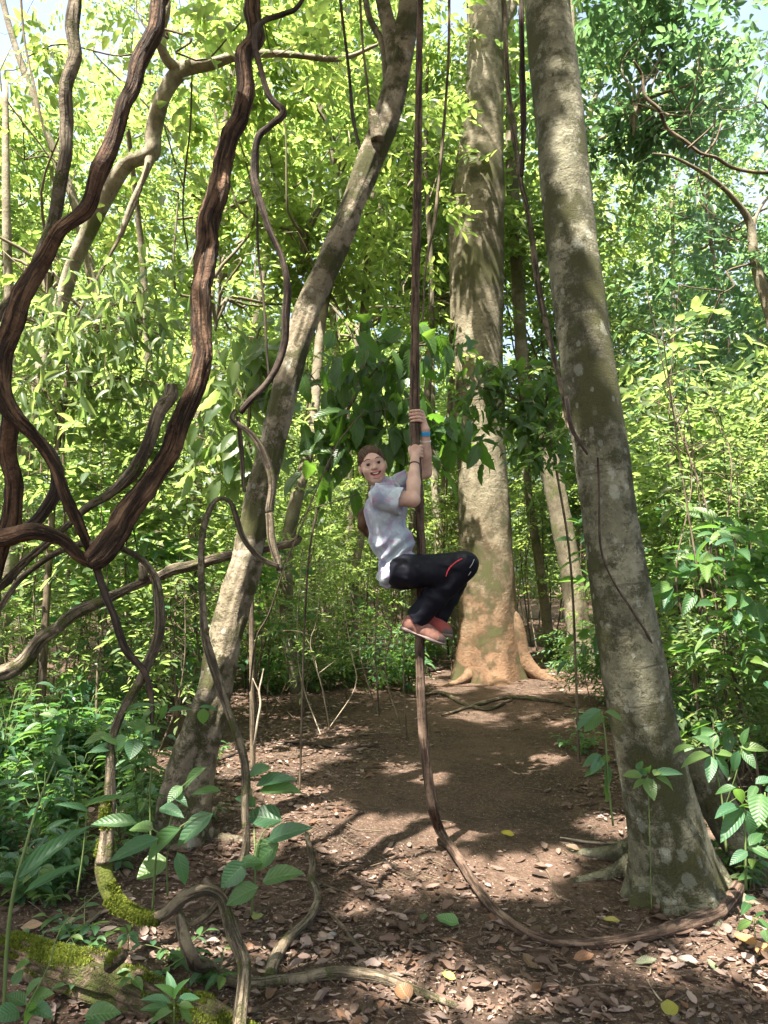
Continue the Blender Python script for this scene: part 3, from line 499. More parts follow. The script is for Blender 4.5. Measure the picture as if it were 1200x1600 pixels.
thin = [('fine vine hanging from the leaning tree near the top', [(522, -80, 5, 5.2), (534, 20, 5, 5.2), (545, 110, 6, 5.2), (551, 180, 7, 5), (562, 232, 6, 4.8)]),
        ('fine vine dropping beside the fork of the leaning tree', [(560, -60, 4, 5.1), (566, 60, 4, 5), (575, 140, 4, 4.9), (580, 182, 4, 4.8)]),
        ('fine vine hanging just right of the brown vine', [(702, -60, 5, 6), (701, 80, 5, 6), (694, 190, 5, 6), (686, 280, 5, 6), (678, 350, 5, 6), (665, 420, 4, 6), (660, 520, 4, 6)]),
        ('fine pale vine dangling left of the shaggy liana', [(300, 120, 3, 6.5), (297, 200, 3, 6.5), (288, 280, 3, 6.5), (286, 340, 3, 6.5), (294, 390, 3, 6.5)]),
        ('long fine vine between the lianas at the left', [(30, -40, 4, 5), (38, 60, 4, 5), (55, 140, 4, 5), (68, 200, 4, 5), (82, 240, 3, 5)]),
        ('thin pale vine from the crooked limb to the tangle', [(232, 255, 6, 6.8), (215, 310, 5, 6.7), (190, 365, 6, 6.6), (160, 420, 5, 6.5), (128, 480, 4, 6.4), (112, 520, 4, 6.4), (100, 640, 4, 6.4), (100, 780, 5, 6.4), (108, 900, 5, 6.4)]),
        ('fine vine hanging beside the kinked liana', [(403, 230, 4, 3.6), (402, 330, 4, 3.6), (404, 400, 4, 3.6), (412, 470, 4, 3.6), (418, 560, 4, 3.6), (420, 590, 4, 3.6)]),
        ('slack dark vine below the hook on the leaning tree', [(570, 640, 3, 5), (530, 690, 3, 4.9), (505, 740, 3, 4.8), (480, 800, 3, 4.6), (455, 860, 3, 4.4), (440, 900, 3, 4.3), (420, 960, 3, 4.4), (400, 1000, 3, 4.5), (390, 1080, 3, 4.6)]),
        ('level dark vine running left from the person', [(560, 772, 2.6, 5), (520, 785, 3, 5), (480, 800, 3, 5), (455, 840, 4, 4.9)])]
for i, (lb, tr) in enumerate(thin):
    o = liana('thin_vine', lb, M['twig'] if i % 3 else M['lianad'], [tr], seg=8, seed=70+i, relief=.06, ridges=0, step=.03); o['group'] = 'fine vines hanging among the trees'
# the mossy fallen log
lg = bpy.data.objects.new('fallen_log', None); C.objects.link(lg); c0 = G(180, 1560); lg.location = tuple(c0); tag(lg, 'moss-covered rotting log in the bottom left corner', 'log')
mb = MB(); pts = np.array([1, 1, 1, .8])*np.array([gnd(-60, 1478, 60, -.03), gnd(40, 1515, 64, -.02), gnd(110, 1540, 74, -.02), gnd(180, 1562, 78, -.02), gnd(245, 1583, 60, -.02), gnd(320, 1610, 62, -.02), gnd(400, 1645, 58, -.03), gnd(480, 1685, 50, -.04)])
ld = comb(rc(3.5, .35, seed=80, ridges=6), lambda a, v, r: 1-.22*np.exp(-((v-.78)/.03)**2))
mb.tube(pts, step=.012, seg=72, disp=ld)
mb.tube(trace([(170, 1510, 26, 2.48), (188, 1498, 22, 2.46), (196, 1490, 12, 2.45)]), step=.01, seg=16, disp=rc(6, .3, seed=81))
me = mb.mesh('wood', M['mosslog']); place_world(link('wood', me, lg), lg)
rng = np.random.default_rng(5)
co = np.zeros(len(me.vertices)*3, np.float32); me.vertices.foreach_get('co', co); co = co.reshape(-1, 3); no = np.zeros(len(me.vertices)*3, np.float32); me.vertices.foreach_get('normal', no); no = no.reshape(-1, 3)
def tufts(co, no, n, thr, L, seed, up=.1):
    g = np.random.default_rng(seed); k = g.integers(0, len(co), n); p = co[k]; nn = no[k]
    w = fbm(p*9, 3, seed)+.5*nn[:, 2]; k = w > thr; p, nn = p[k], nn[k]; d = nn+g.normal(0, .6, p.shape); d[:, 2] += up
    return leaves_geo(p+g.normal(0, .003, p.shape), d, rdir(len(p), g), g.uniform(.6, 1.3, len(p))*L, L*.45, 'far', g)
place_world(link('moss', leaf_mesh('moss', [tufts(co, no, 110000, .40, .010, 3)], M['moss']), lg, kind='stuff'), lg)
o = bpy.data.objects['mossy_liana']; me = o.data; co = np.zeros(len(me.vertices)*3, np.float32); me.vertices.foreach_get('co', co); co = co.reshape(-1, 3); no = np.zeros(len(me.vertices)*3, np.float32); me.vertices.foreach_get('normal', no); no = no.reshape(-1, 3)
link('moss', leaf_mesh('moss', [tufts(co, no, 26000, .02, .008, 4)], M['moss']), o, kind='stuff')
# ---------------------------------------------------------------- canopy and thicket
def crown_leaves(centers, radii, nspray, K, tl, L, rng, asp=.42, flatz=.6, kind='far', filt=False, droop=.2):
    N = len(centers); c = np.repeat(centers, nspray, 0); r = np.repeat(radii, nspray)
    u = rdir(len(c), rng, -1, 1)*(rng.random((len(c), 1))**.45); u[:, 2] *= flatz
    o = c+u*r[:, None]; d = norm(u*[1, 1, .3]+rng.normal(0, .35, u.shape)); d[:, 2] -= .1
    p, dd, nn = sprays(o, d, K, tl, rng, droop); Ls = L*rng.uniform(.65, 1.2, len(p))
    if filt:
        k = sunfilter(p); p, dd, nn, Ls = p[k], dd[k], nn[k], Ls[k]
    return leaves_geo(p, dd, nn, Ls, Ls*asp, kind, rng)
def limbs(mb, base, cents, r, rng, n=None):
    """limbs from base to cluster centres"""
    for c in cents[:n]:
        m = base*.5+c*.5+rng.normal(0, .2, 3); m[2] -= .2*abs(c[2]-base[2]) if rng.random() < .5 else 0
        k = base*.8+m*.2+[0, 0, .25]; mb.tube(np.array([[*(base-[0, 0, .15]), r*.3], [*base, r*.75], [*k, r*.7], [*(m+rng.normal(0, .25, 3)), r*.42], [*(c*.7+m*.3+rng.normal(0, .15, 3)), r*.28], [*c, r*.12]]), step=.2, seg=7)
def canopy_crown(tree, base, mat, box, ncl, seed, L=.2, rad=(.8, 1.5), nspray=26):
    g = np.random.default_rng(seed); lo, hi = np.array(box[:3]), np.array(box[3:])
    c = g.uniform(lo, hi, (ncl, 3)); R = g.uniform(*rad, ncl)
    # leaves in the chosen sun lines are left out so sunspots fall there
    b = crown_leaves(c, R, nspray, 8, .5, L, g, filt=True)
    mb = MB(); limbs(mb, np.array(base, float), c, .06, g, 7)
    me = leaf_mesh('crown', [b], mat, mb, M['b_bg']); place_world(link('crown', me, tree), tree)
canopy_crown(t1, (.5, 5.2, 7.5), M['far'], (-4.5, 0, 8.2, 2, 6, 12), 110, 11)
canopy_crown(t2, (1.9, 10.8, 13), M['far'], (-3, 7, 11.5, 6, 13, 16), 45, 12)
canopy_crown(t3, (.9, 4.6, 7), M['far'], (-1, -2, 8, 7, 5, 12), 95, 13)
# unseen tall trees added for their shade, around and behind the photographer
def tall_tree(label, x, y, h, r, lean, box, ncl, seed, mat, group='unseen canopy trees added to shade the clearing'):
    o = bpy.data.objects.new('unseen_shade_tree', None); C.objects.link(o); z = float(gh(x, y)); o.location = (x, y, z); tag(o, label, 'tree', group)
    top = np.array([x+lean[0], y+lean[1], h]); mb = MB()
    mb.tube(np.array([[x, y, z-.1, r*1.5], [x, y, z+.5, r*1.1], [x+lean[0]*.3, y+lean[1]*.3, h*.4, r], [*top, r*.6]]), step=.15, seg=32, disp=rc(1.5, .12, seed=seed))
    place_world(link('trunk', mb.mesh('trunk', M['b_bg']), o), o); canopy_crown(o, top, mat, box, ncl, seed)
tall_tree('unseen shade tree standing behind the photographer', -3.5, -3.5, 9, .25, (.3, .2), (-7.5, -5, 8, 1, 3.5, 12), 190, 14, M['far'])
tall_tree('unseen shade tree behind the photographer on the other side', 4.2, -3.2, 9, .22, (-.2, .3), (-2, -9, 8.5, 6, -1, 12), 80, 15, M['far'])
tall_tree('unseen shade tree outside the picture to the left', -6.5, 3.2, 8.5, .22, (.2, .3), (-9, 0, 7.5, -4, 7, 11.5), 75, 16, M['far'])
tall_tree('unseen shade tree outside the picture to the right', 5.8, 4.5, 9, .2, (-.1, .2), (2, -1, 8.5, 8, 4, 12), 26, 17, M['far2'])
# crowns shared by the trees of the thicket
def crown_proto(seed, ncl, R, H, L, mat, nspray=17, K=8, rad=(.45, .95), name='crown'):
    g = np.random.default_rng(seed); a = g.random(ncl)*2*pi; rr = np.sqrt(g.random(ncl))*R; z = g.uniform(-.5, .5, ncl)*H
    rr *= np.sqrt(np.clip(1-(z/(H*.62))**2, .1, 1)); c = np.stack([rr*np.cos(a), rr*np.sin(a), z], -1)
    b = crown_leaves(c, g.uniform(*rad, ncl), nspray, K, .45, L*1.2, g, asp=.46); mb = MB(); limbs(mb, np.array([0, 0, -H*.45]), c, .035, g, 8)
    return leaf_mesh(name, [b], mat, mb, M['b_bg'])
CR = [crown_proto(100+i, 38, 2.6, 4.6, .135, M['far']) for i in range(3)]+[crown_proto(110+i, 38, 2.3, 4.2, .125, M['far2']) for i in range(3)]
def trunk_proto(seed, h, r):
    g = np.random.default_rng(seed); w = g.normal(0, .12, (5, 2)); w[0] = 0
    mb = MB(); mb.tube(np.array([[w[i][0], w[i][1], h*i/4-(.2 if i == 0 else 0), r*(1.25-.18*i)] for i in range(5)]), step=.2, seg=14, disp=rc(1.5, .14, seed=seed)); return mb.mesh('trunk', M['b_bg'])
TR = [trunk_proto(120+i, 1., .09) for i in range(1)]
def sector(px):
    for lim, s in ((90, 'at the far left edge'), (300, 'behind the tangle of lianas'), (470, 'behind the leaning mottled tree'), (660, 'left of the hanging person'), (830, 'behind the buttressed tree'), (1000, 'behind the smooth leaning trunk'), (9999, 'at the far right')):
        if px < lim: return s
def near_crown(o, x, y, zc, s, mat, seed, ncl=36):
    g = np.random.default_rng(seed); a = g.random(ncl)*2*pi; H_ = 4.6*s; z = g.uniform(-.5, .5, ncl)*H_; rr = np.sqrt(g.random(ncl))*2.6*s*np.sqrt(np.clip(1-(z/(H_*.62))**2, .1, 1)); c = np.stack([x+rr*np.cos(a), y+rr*np.sin(a), zc+z], -1)
    b = crown_leaves(c, g.uniform(.45, .95, ncl)*s, 17, 8, .45, .165, g, filt=True, asp=.46); mb = MB(); limbs(mb, np.array([x, y, zc-H_*.45]), c, .035, g, 8); place_world(link('crown', leaf_mesh('crown', [b], mat, mb, M['b_bg']), o), o)
def bg_tree(x, y, zc, s, k, seed, hr=1.):
    g = np.random.default_rng(seed); z = float(gh(x, y)); o = bpy.data.objects.new('forest_tree', None); C.objects.link(o); o.location = (x, y, z)
    px = 600+F*x/y; tag(o, 'tall leafy forest tree in the backdrop '+sector(px), 'tree', 'tall leafy trees in the backdrop')
    h = zc-z+1.; r = g.uniform(.045, .09); w = np.cumsum(g.normal(0, .16, (6, 2)), 0); w[0] = 0
    mb = MB(); mb.tube(np.array([[w[i][0], w[i][1], h*i/5-(.15 if i == 0 else 0), r*(1.3-.17*i)] for i in range(6)]), step=.3, seg=12, disp=rc(1.2, .14, seed=seed))
    link('trunk', mb.mesh('trunk', M['b_bg' if seed % 4 else 'b_pale']), o)
    if y < 15.5: near_crown(o, x, y, zc, s, M['blue2'] if px > 930 else M['far' if k < 3 else 'far2'], seed, 26 if px > 930 else 38); return
    c = link('crown', CR[k], o); c.location = (w[4][0], w[4][1], zc-z); c.rotation_euler = (0, 0, g.random()*6.28); c.scale = (s, s, s*hr)
g = np.random.default_rng(77)
BG = []
for ring, (y0, y1, n, z0, z1, s0, s1) in enumerate([(9.5, 12.5, 5, 8, 10.5, .7, .95), (13, 17, 8, 8, 13, .85, 1.1), (18, 24, 11, 7, 17, 1.1, 1.35), (26, 34, 14, 5, 22, 1.3, 1.8)]):
    for i in range(n):
        y = g.uniform(y0, y1); w = y*.60+1.5; x = -w+2*w*(i+g.uniform(.15, .85))/n; zc = g.uniform(z0, z1)
        px = 600+F*x/y
        if 900 < px < 1200 and g.random() < .8 and zc > 4+y*.25: continue      # the sky gap at the upper right
        BG.append((x, y, zc, g.uniform(s0, s1), int(g.integers(0, 6))))
for i, b in enumerate(BG): bg_tree(*b, seed=200+i)
for i, (px, y, zc, s, k) in enumerate([(60, 8.8, 6.6, .8, 0), (330, 9.3, 6.2, .7, 1), (470, 9.6, 7.2, .75, 0), (560, 11, 6.5, .8, 2), (690, 13, 8, .9, 1), (860, 13, 6.5, .8, 3), (1010, 9.5, 8.6, .5, 4), (1180, 11, 4.0, .8, 3), (1000, 13, 4.6, .9, 5), (1150, 14, 9.5, .8, 4), (1060, 17, 12, .9, 3), (1200, 18, 9, 1.1, 4), (1010, 20, 8, 1.2, 5)]):
    bg_tree((px-600)/F*y, y, zc, s, k, 300+i)
# boughs that hang into the top of the picture, on the trees they belong to
def boughs(tree, mat, spots, seed, L=.15, start=None, nsp=14):
    g = np.random.default_rng(seed); c = np.array([P(a, b_, Y) for a, b_, Y, r in spots]); R_ = np.array([s[3] for s in spots])
    b = crown_leaves(c, R_, nsp, 8, .42, L, g, asp=.46, filt=True, kind='mid', droop=.3); mb = MB(); bs = P(*start)
    dn = [bs]; todo = list(c); rr = [.016]
    while todo:       # every bough springs from the nearest one already there
        D = np.array([[np.linalg.norm(x-y) for y in dn] for x in todo]); i, j = np.unravel_index(np.argmin(D), D.shape); x = todo.pop(i); y = dn[j]; v = x-y
        m1 = y+v*.35+g.normal(0, .10, 3); m2 = y+v*.7+g.normal(0, .09, 3)+[0, 0, .05]; r1 = rr[j]; mb.tube(np.array([[*y, r1], [*m1, r1*.85], [*m2, r1*.75], [*x, r1*.62]]), step=.08, seg=6); dn.append(x); rr.append(max(r1*.62, .003))
    place_world(link('crown', leaf_mesh('crown', [b], mat, mb, M['twig']), tree), tree)
g = np.random.default_rng(61); U = g.uniform
boughs(tE, M['blue2'], [(U(930, 1230), U(-60, 200), U(6.2, 7.6), U(.3, .6)) for i in range(16)]+[(U(1060, 1230), U(160, 330), U(6.5, 7.6), U(.3, .5)) for i in range(9)], 1, start=(1290, 250, 7.5), L=.125, nsp=17)
boughs(tB, M['far'], [(U(-30, 560), U(-80, 150), U(6.8, 8.6), U(.35, .7)) for i in range(17)], 2, start=(262, 60, 7.3))
boughs(tG, M['far'], [(U(-40, 240), U(30, 420), U(9, 11), U(.4, .8)) for i in range(16)], 3, L=.17, start=(90, 250, 11.5))
boughs(tD, M['blue2'], [(U(1000, 1240), U(300, 560), U(8, 10), U(.35, .7)) for i in range(10)], 4, L=.15, start=(1180, 410, 9))
boughs(tA, M['far'], [(U(760, 960), U(-40, 330), U(11, 13), U(.5, .9)) for i in range(13)], 5, L=.18, start=(800, 200, 12.3))
boughs(tC, M['far'], [(U(520, 730), U(-20, 380), U(11, 14), U(.5, .9)) for i in range(14)], 6, L=.18, start=(680, 340, 14))
# far-off wood closing the view
g = np.random.default_rng(91); n = 900
yy = g.uniform(34, 48, n); xx = g.uniform(-1, 1, n)*yy*.75; zz = g.random(n)**1.3*14
link('far_woods', leaf_mesh('far_woods', [crown_leaves(np.stack([xx, yy, zz], -1), g.uniform(1.2, 2.4, n), 14, 6, .9, .42, g)], M['far2']), label='far-off mass of forest foliage closing the view', cat='woods', kind='stuff')
# ---------------------------------------------------------------- saplings and shrubs
def sapling_mesh(seed, h, nb, L, mat, asp=.34, kind='far', K=7, tl=.4, zlo=.25, stems=1, smat='twig', up=.25, droop=.25, spread=.6, sr=.010):
    g = np.random.default_rng(seed); mb = MB(); B = []
    for s in range(stems):
        w = np.cumsum(g.normal(0, .05*h, (5, 2)), 0)*(.5 if stems == 1 else .9); w[0] = g.normal(0, .03, 2)*stems
        pts = np.array([[w[i][0], w[i][1], h*i/4*(1 if s == 0 else g.uniform(.7, 1)), sr*(1.2-.22*i)*(h/2)**.5] for i in range(5)]); pts[0, 2] = -.05
        mb.tube(pts, step=.1, seg=6); q = resample(pts, .05)[:, :3]
        f = g.uniform(zlo, 1, nb)**.8; o = q[(f*(len(q)-1)).astype(int)]; d = rdir(nb, g, -.1, .6); bl = spread*(1.15-f*.6)*g.uniform(.5, 1.2, nb)
        e = o+d*bl[:, None]
        for a, b in zip(o, e): mb.tube(np.array([[*a, .004], [*((a+b)/2+[0, 0, .04]), .003], [*b, .0012]]), step=.12, seg=4, caps=False)
        oo = np.vstack([o*.55+e*.45, e, e]); dd = np.vstack([d+g.normal(0, .4, d.shape), d, d+g.normal(0, .5, d.shape)]); dd[:, 2] += up-.2
        p, dv, nn = sprays(oo, dd, K, tl, g, droop); Ls = L*g.uniform(.6, 1.2, len(p)); B.append(leaves_geo(p, dv, nn, Ls, Ls*asp, kind, g))
    return B, mb
def proto(*a, mat, smat='twig', **k):
    B, mb = sapling_mesh(*a, mat=mat, **k); 
    me = leaf_mesh('foliage', B, mat, None); st = mb.mesh('stem', M[smat]); return me, st
SP = [proto(400, 3.6, 26, .13, mat=M['far2'], tl=.38), proto(401, 4.2, 30, .12, mat=M['far'], tl=.36), proto(402, 2.6, 15, .23, mat=M['near'], tl=.5, kind='mid', asp=.42, K=5), proto(403, 2.0, 18, .12, mat=M['far2'], stems=2), proto(404, 3.0, 26, .10, mat=M['far2'], tl=.32, K=9), proto(405, 1.3, 12, .11, mat=M['near'], stems=3, kind='mid'),
      proto(406, 4.6, 24, .21, mat=M['far2'], tl=.5, asp=.44, K=6), proto(407, 3.2, 30, .085, mat=M['far'], tl=.26, K=9)]
def sapling(x, y, k, s, rz, name='sapling', sec='', what='leafy sapling'):
    o = bpy.data.objects.new(name, None); C.objects.link(o); o.location = (x, y, float(gh(x, y))); o.scale = (s,)*3; o.rotation_euler = (0, 0, rz)
    tag(o, sec, 'sapling', 'leafy saplings of the understory'); link('foliage', SP[k][0], o); link('stem', SP[k][1], o)
g = np.random.default_rng(55); cnt = 0
def scatter(n, px0, px1, y0, y1, ks, s0, s1, lab):
    for i in range(n):
        px = px0+(px1-px0)*(i+g.uniform(0, 1))/n; y = g.uniform(y0, y1); sapling((px-600)/F*y, y, ks[int(g.integers(0, len(ks)))], g.uniform(s0, s1), g.random()*6.28, sec='leafy sapling '+lab)
scatter(24, 1010, 1290, 6, 9.5, (0, 2, 6, 3, 4, 2), .7, 1.0, 'in the dense green bank right of the smooth trunk')
scatter(18, 990, 1290, 9.5, 14, (0, 1, 4, 6), .9, 1.3, 'standing deeper in the right-hand bank')
scatter(9, 1120, 1260, 4.6, 6, (3, 5, 2), .5, .8, 'by the picture edge beyond the smooth trunk')
scatter(16, -60, 330, 6.2, 9, (0, 2, 6, 3), .6, .95, 'behind the tangle of lianas')
scatter(22, -80, 420, 9, 14, (0, 1, 4, 6, 7), .9, 1.3, 'deeper behind the lianas at the left')
scatter(18, 330, 720, 12.5, 16, (1, 4, 7, 3, 7), .8, 1.2, 'beyond the sunlit litter left of the buttressed tree')
scatter(22, 300, 760, 16, 22, (1, 4, 6, 7), 1.1, 1.7, 'in the distance behind the hanging person')
scatter(12, 810, 940, 11.8, 16, (0, 4, 7, 1), .8, 1.2, 'between the buttressed tree and the smooth trunk')
scatter(14, 780, 1000, 16, 23, (1, 4, 6), 1.1, 1.7, 'far beyond the path')
scatter(24, -150, 1350, 20, 32, (1, 6, 4), 1.6, 2.6, 'on the far side of the thicket')
scatter(5, 400, 560, 8, 11, (7, 3), .45, .7, 'thinly leaved on the litter left of the person')
scatter(16, 320, 720, 11, 13.5, (1, 4, 7), .75, 1.1, 'in the bright leafy screen behind the hanging person')
scatter(9, 590, 730, 13, 17, (1, 7), .9, 1.3, 'directly behind the hanging person')
SP.append(proto(408, 2.4, 9, .09, mat=M['far2'], tl=.3, stems=3, smat='twigp', sr=.007, K=6)); SP.append(proto(409, 3.4, 7, .10, mat=M['far2'], tl=.3, stems=2, smat='twig', sr=.008, K=5, zlo=.5))
scatter(5, 385, 660, 6.8, 9.5, (8, 9), .55, .95, 'with bare pale stems left of the hanging person')
scatter(8, 1060, 1200, 5.2, 8, (8, 9, 9), .7, 1.1, 'with bare pale stems in the right-hand bank')
scatter(10, 210, 420, 8, 10.5, (2, 4, 7, 5), .5, .85, 'in the leafy screen behind the leaning tree')
scatter(8, 420, 600, 9.5, 12, (4, 7, 5), .5, .8, 'at the edge of the litter left of the person')
scatter(6, 900, 985, 8, 11, (4, 5, 7), .4, .7, 'at the path edge behind the smooth trunk')
scatter(3, 60, 330, 5.5, 8, (8, 9), .6, 1.0, 'with bare pale stems behind the lianas')
# ---------------------------------------------------------------- floor litter
def litter():
    g = np.random.default_rng(8); B = []
    def put(n, y0, y1, kind, s0, s1, pw=1.):
        y = y0+(y1-y0)*g.random(n)**pw; x = g.uniform(-1, 1, n)*(y*.58+.9)
        p = np.stack([x, y, x*0], -1); pathc = .75+.06*(y-4); path = np.exp(-((x-pathc)/.75)**2)*np.clip((y-3.4)/1.2, 0, 1)*np.clip((12-y)/3, 0, 1)
        dens = .55+.6*fbm(p*1.1, 3, 77)-.80*path; k = g.random(n) < dens; p = p[k]; m = len(p)
        p[:, 2] = gh(p[:, 0], p[:, 1])+.004+g.random(m)*.012; L = g.uniform(s0, s1, m)*g.choice([1, 1, .6, .45], m)
        n_ = np.stack([g.normal(0, .24, m), g.normal(0, .24, m), np.ones(m)], -1); B.append(leaves_geo(p, rdir(m, g, -.12, .12), n_, L, L*g.uniform(.28, .52, m), kind, g, g.uniform(-.9, 1.3, m)))
    put(19000, 1.9, 6, 'dead', .02, .095, .9); put(26000, 5.5, 12, 'far', .035, .10); put(34000, 11, 26, 'far', .07, .16)
    put(90000, 1.9, 7.5, 'far', .008, .030, .9)
    link('leaf_litter', leaf_mesh('leaf_litter', B, M['litter']), label='dead leaves strewn over the forest floor', cat='leaf litter', kind='stuff')
    mb = MB(); n = 1700
    for i in range(n):
        y = 1.9+9*g.random()**1.2; x = g.uniform(-1, 1)*(y*.58+.7)
        if abs(x-.75-.06*(y-4)) < .45 and y > 3.6 and g.random() < .75: continue
        a = g.random()*2*pi; L = g.uniform(.04, .28)*g.choice([1, .5]); r = g.uniform(.0012, .0035); q = np.array([x, y]); e = []
        for t in (-1, -.3, .4, 1):
            w = q+np.array([cos(a), sin(a)])*L*.5*t+g.normal(0, L*.05, 2); e.append([w[0], w[1], float(gh(w[0], w[1]))+.006+g.random()*.01, r])
        mb.tube(np.array(e), step=.06, seg=5)
    link('litter_twigs', mb.mesh('litter_twigs', M['twig']), label='thin broken twigs scattered among the dead leaves', cat='twigs', kind='stuff')
litter()
sticks = [('dark branch lying across the litter below the leaning tree', [(330, 1195), (400, 1168), (470, 1163), (540, 1170), (600, 1165)], 6, 'lianad'), ('pale forked twig standing by the leaning tree foot', None, 0, 0),
          ('short stick on the soil below the vine loop', [(678, 1470), (700, 1472), (728, 1478)], 9, 'liana'), ('stick beside the tip of the creeping liana', [(545, 1470), (600, 1500), (630, 1535)], 4, 'twig'),
          ('thin root crossing the path edge near the smooth trunk', [(836, 1335), (860, 1370), (870, 1400), (892, 1408)], 4, 'twig'), ('straight twig right of the path before the smooth trunk', [(875, 1310), (930, 1318), (985, 1316)], 5, 'twigp'),
          ('branch lying behind the smooth trunk at the right', [(1095, 1315), (1150, 1322), (1205, 1320)], 16, 'liana2'), ('curved root in the litter left of the person', [(505, 1420), (535, 1450), (560, 1480), (585, 1490)], 8, 'twig'),
          ('long root snaking from the buttressed tree to the path', [(800, 1095), (760, 1110), (720, 1100), (690, 1085), (650, 1090)], 7, 'liana2'), ('thick root hugging the foot of the buttressed tree', [(690, 1120), (740, 1105), (790, 1092), (840, 1095), (880, 1100)], 7, 'liana2'),
          ('stick on the ground under the right-hand green bank', [(1085, 1160), (1120, 1165), (1180, 1160)], 8, 'liana'), ('root curling left of the ground loop', [(120, 1455), (145, 1440), (170, 1415)], 9, 'twig'), ('root crossing the bare soil left of the path', [(430, 1378), (475, 1376), (510, 1385), (540, 1395)], 6, 'twig'),
          ('crumbling branch in the far litter left of the person', [(545, 1050), (600, 1045), (660, 1052), (700, 1045)], 10, 'lianad'), ('grey twig near the bottom right yellow leaf', [(1010, 1530), (1030, 1560), (1060, 1585)], 3, 'twigp'), ('slanting twig beside the blunt-ended root', [(965, 1495), (985, 1470), (1005, 1440)], 3, 'twigp')]
for i, (lb, tr, w, m) in enumerate(sticks):
    if tr is None:
        liana('dead_twig', lb, M['twigp'], [[(397, 1165, 3, 4.1), (402, 1130, 4, 4.1), (407, 1100, 4, 4.1), (405, 1080, 3.5, 4.1), (409, 1060, 3, 4.1), (412, 1045, 2, 4.1)], [(405, 1082, 3, 4.1), (395, 1060, 2, 4.1)]], seg=8, seed=90, relief=.1, ridges=0, cat='twig'); continue
    r = [gnd(a, b, w, -.002) for a, b in tr]; r[0][3] *= .5; r[-1][3] *= .4
    o = liana('fallen_stick', lb, M[m], [np.array(r)], seg=10, seed=91+i, relief=.18, ridges=3, step=.02, cat='stick' if 'root' not in lb else 'root')
g = np.random.default_rng(17)

def leafcol(name, c, tr=(.3, .3, .05)): return leaf_mat(name, [c, tuple(x*.85 for x in c)], tr, rough=.5, tw=.15, vein=.35)
fl = [('fallen_leaf', 'ragged fresh green leaf lying on dark soil below the vine', (700, 1446), .11, .075, 2.6, (.12, .26, .08)), ('fallen_leaf', 'small dull green leaf on the soil beside the ragged green one', (662, 1440), .055, .035, 1.3, (.10, .14, .06)),
      ('fallen_leaf', 'bright yellow leaf on the path right of the vine', (793, 1308), .085, .04, 2.7, (.62, .52, .04)), ('fallen_leaf', 'curled tan leaf at the tip of the creeping liana', (632, 1560), .10, .07, 1.9, (.26, .13, .07)),
      ('fallen_leaf', 'yellow-green leaf at the bottom edge right of centre', (1047, 1587), .09, .06, 1.4, (.42, .38, .06)), ('fallen_leaf', 'orange leaf shining in the sun at the right edge', (1168, 1478), .11, .055, 2.2, (.52, .22, .07)),
      ('fallen_leaf', 'reddish-tan leaf beside the shining orange one', (1190, 1492), .10, .05, .8, (.50, .27, .12)), ('fallen_leaf', 'rusty leaf on the soil below the resting vine', (912, 1503), .09, .045, .2, (.34, .15, .08)),
      ('fallen_leaf', 'brown oval leaf standing on edge near the bottom centre', (829, 1512), .10, .045, 1.9, (.24, .13, .08)), ('fallen_leaf', 'pale grey-green leaf below the resting vine', (1010, 1510), .09, .035, .1, (.17, .18, .11)),
      ('fallen_leaf', 'grey leaf with a pale back right of the vine', (1075, 1508), .08, .035, 2.9, (.36, .34, .31)), ('fallen_leaf', 'pale green upright leaf at the lower right', (1113, 1517), .07, .04, 1.6, (.30, .33, .20)),
      ('fallen_leaf', 'yellow leaf by the litter left of the resting vine', (955, 1445), .08, .03, 3.1, (.46, .38, .08)), ('fallen_leaf', 'tan leaf near the right tree foot', (895, 1330), .09, .04, 2.4, (.30, .19, .12)),
      ('fallen_leaf', 'tiny green leaf on the sunlit litter before the smooth trunk', (955, 1333), .05, .035, .6, (.28, .36, .05)), ('fallen_leaf', 'yellowish leaf among the sunlit ones at bottom centre', (702, 1533), .06, .03, 2.5, (.42, .40, .08)),
      ('fallen_leaf', 'pale curled leaf propped on the mossy log', (50, 1455), .09, .045, .2, (.55, .36, .22)), ('fallen_leaf', 'cream leaf stuck upright behind the mossy log', (108, 1448), .07, .035, .8, (.55, .48, .30)),
      ('fallen_leaf', 'olive leaf hanging by the ground loop', (402, 1440), .10, .055, 4.6, (.24, .26, .10))]
for nm, lb, (px, py), L, W, a, c in fl:
    p = G(px, py, .018); d = np.array([[cos(a), sin(a)*.9, .1]]); n_ = np.array([[g.normal(0, .2), -.45, 1.]])
    me = leaf_mesh(nm, [leaves_geo(np.zeros((1, 3))-d*L*.5, d, n_, L, W, 'dead', g, np.array([.7]))], leafcol('fallen_'+str(len(bpy.data.materials)), tuple(x*.62 for x in c)))
    link(nm, me, None, tuple(p), lb, 'leaf')
def stone(px, py, s, lb):
    p = G(px, py); u, v = np.meshgrid(np.linspace(0, pi, 18), np.arange(28)*2*pi/28, indexing='ij'); q = np.stack([np.sin(u)*np.cos(v), np.sin(u)*np.sin(v)*.8, np.cos(u)*.5], -1).reshape(-1, 3)
    q = q*(1+.25*fbm(q*1.3, 3, int(px)))[:, None]*s; i = np.arange(17)[:, None]*28; j = np.arange(28)[None]; k = (j+1) % 28
    link('stone', mesh_np('stone', q, np.stack([i+j, i+28+j, i+28+k, i+k], -1).reshape(-1, 4), [flat('stone_'+str(px), (.16, .15, .14), .8, .3, 30)]), None, (p[0], p[1], p[2]+s*.25), lb, 'stone')
stone(124, 1556, .028, 'smooth grey stone on the soil under the mossy log'); stone(520, 1462, .02, 'small dark stone beside the curved root')
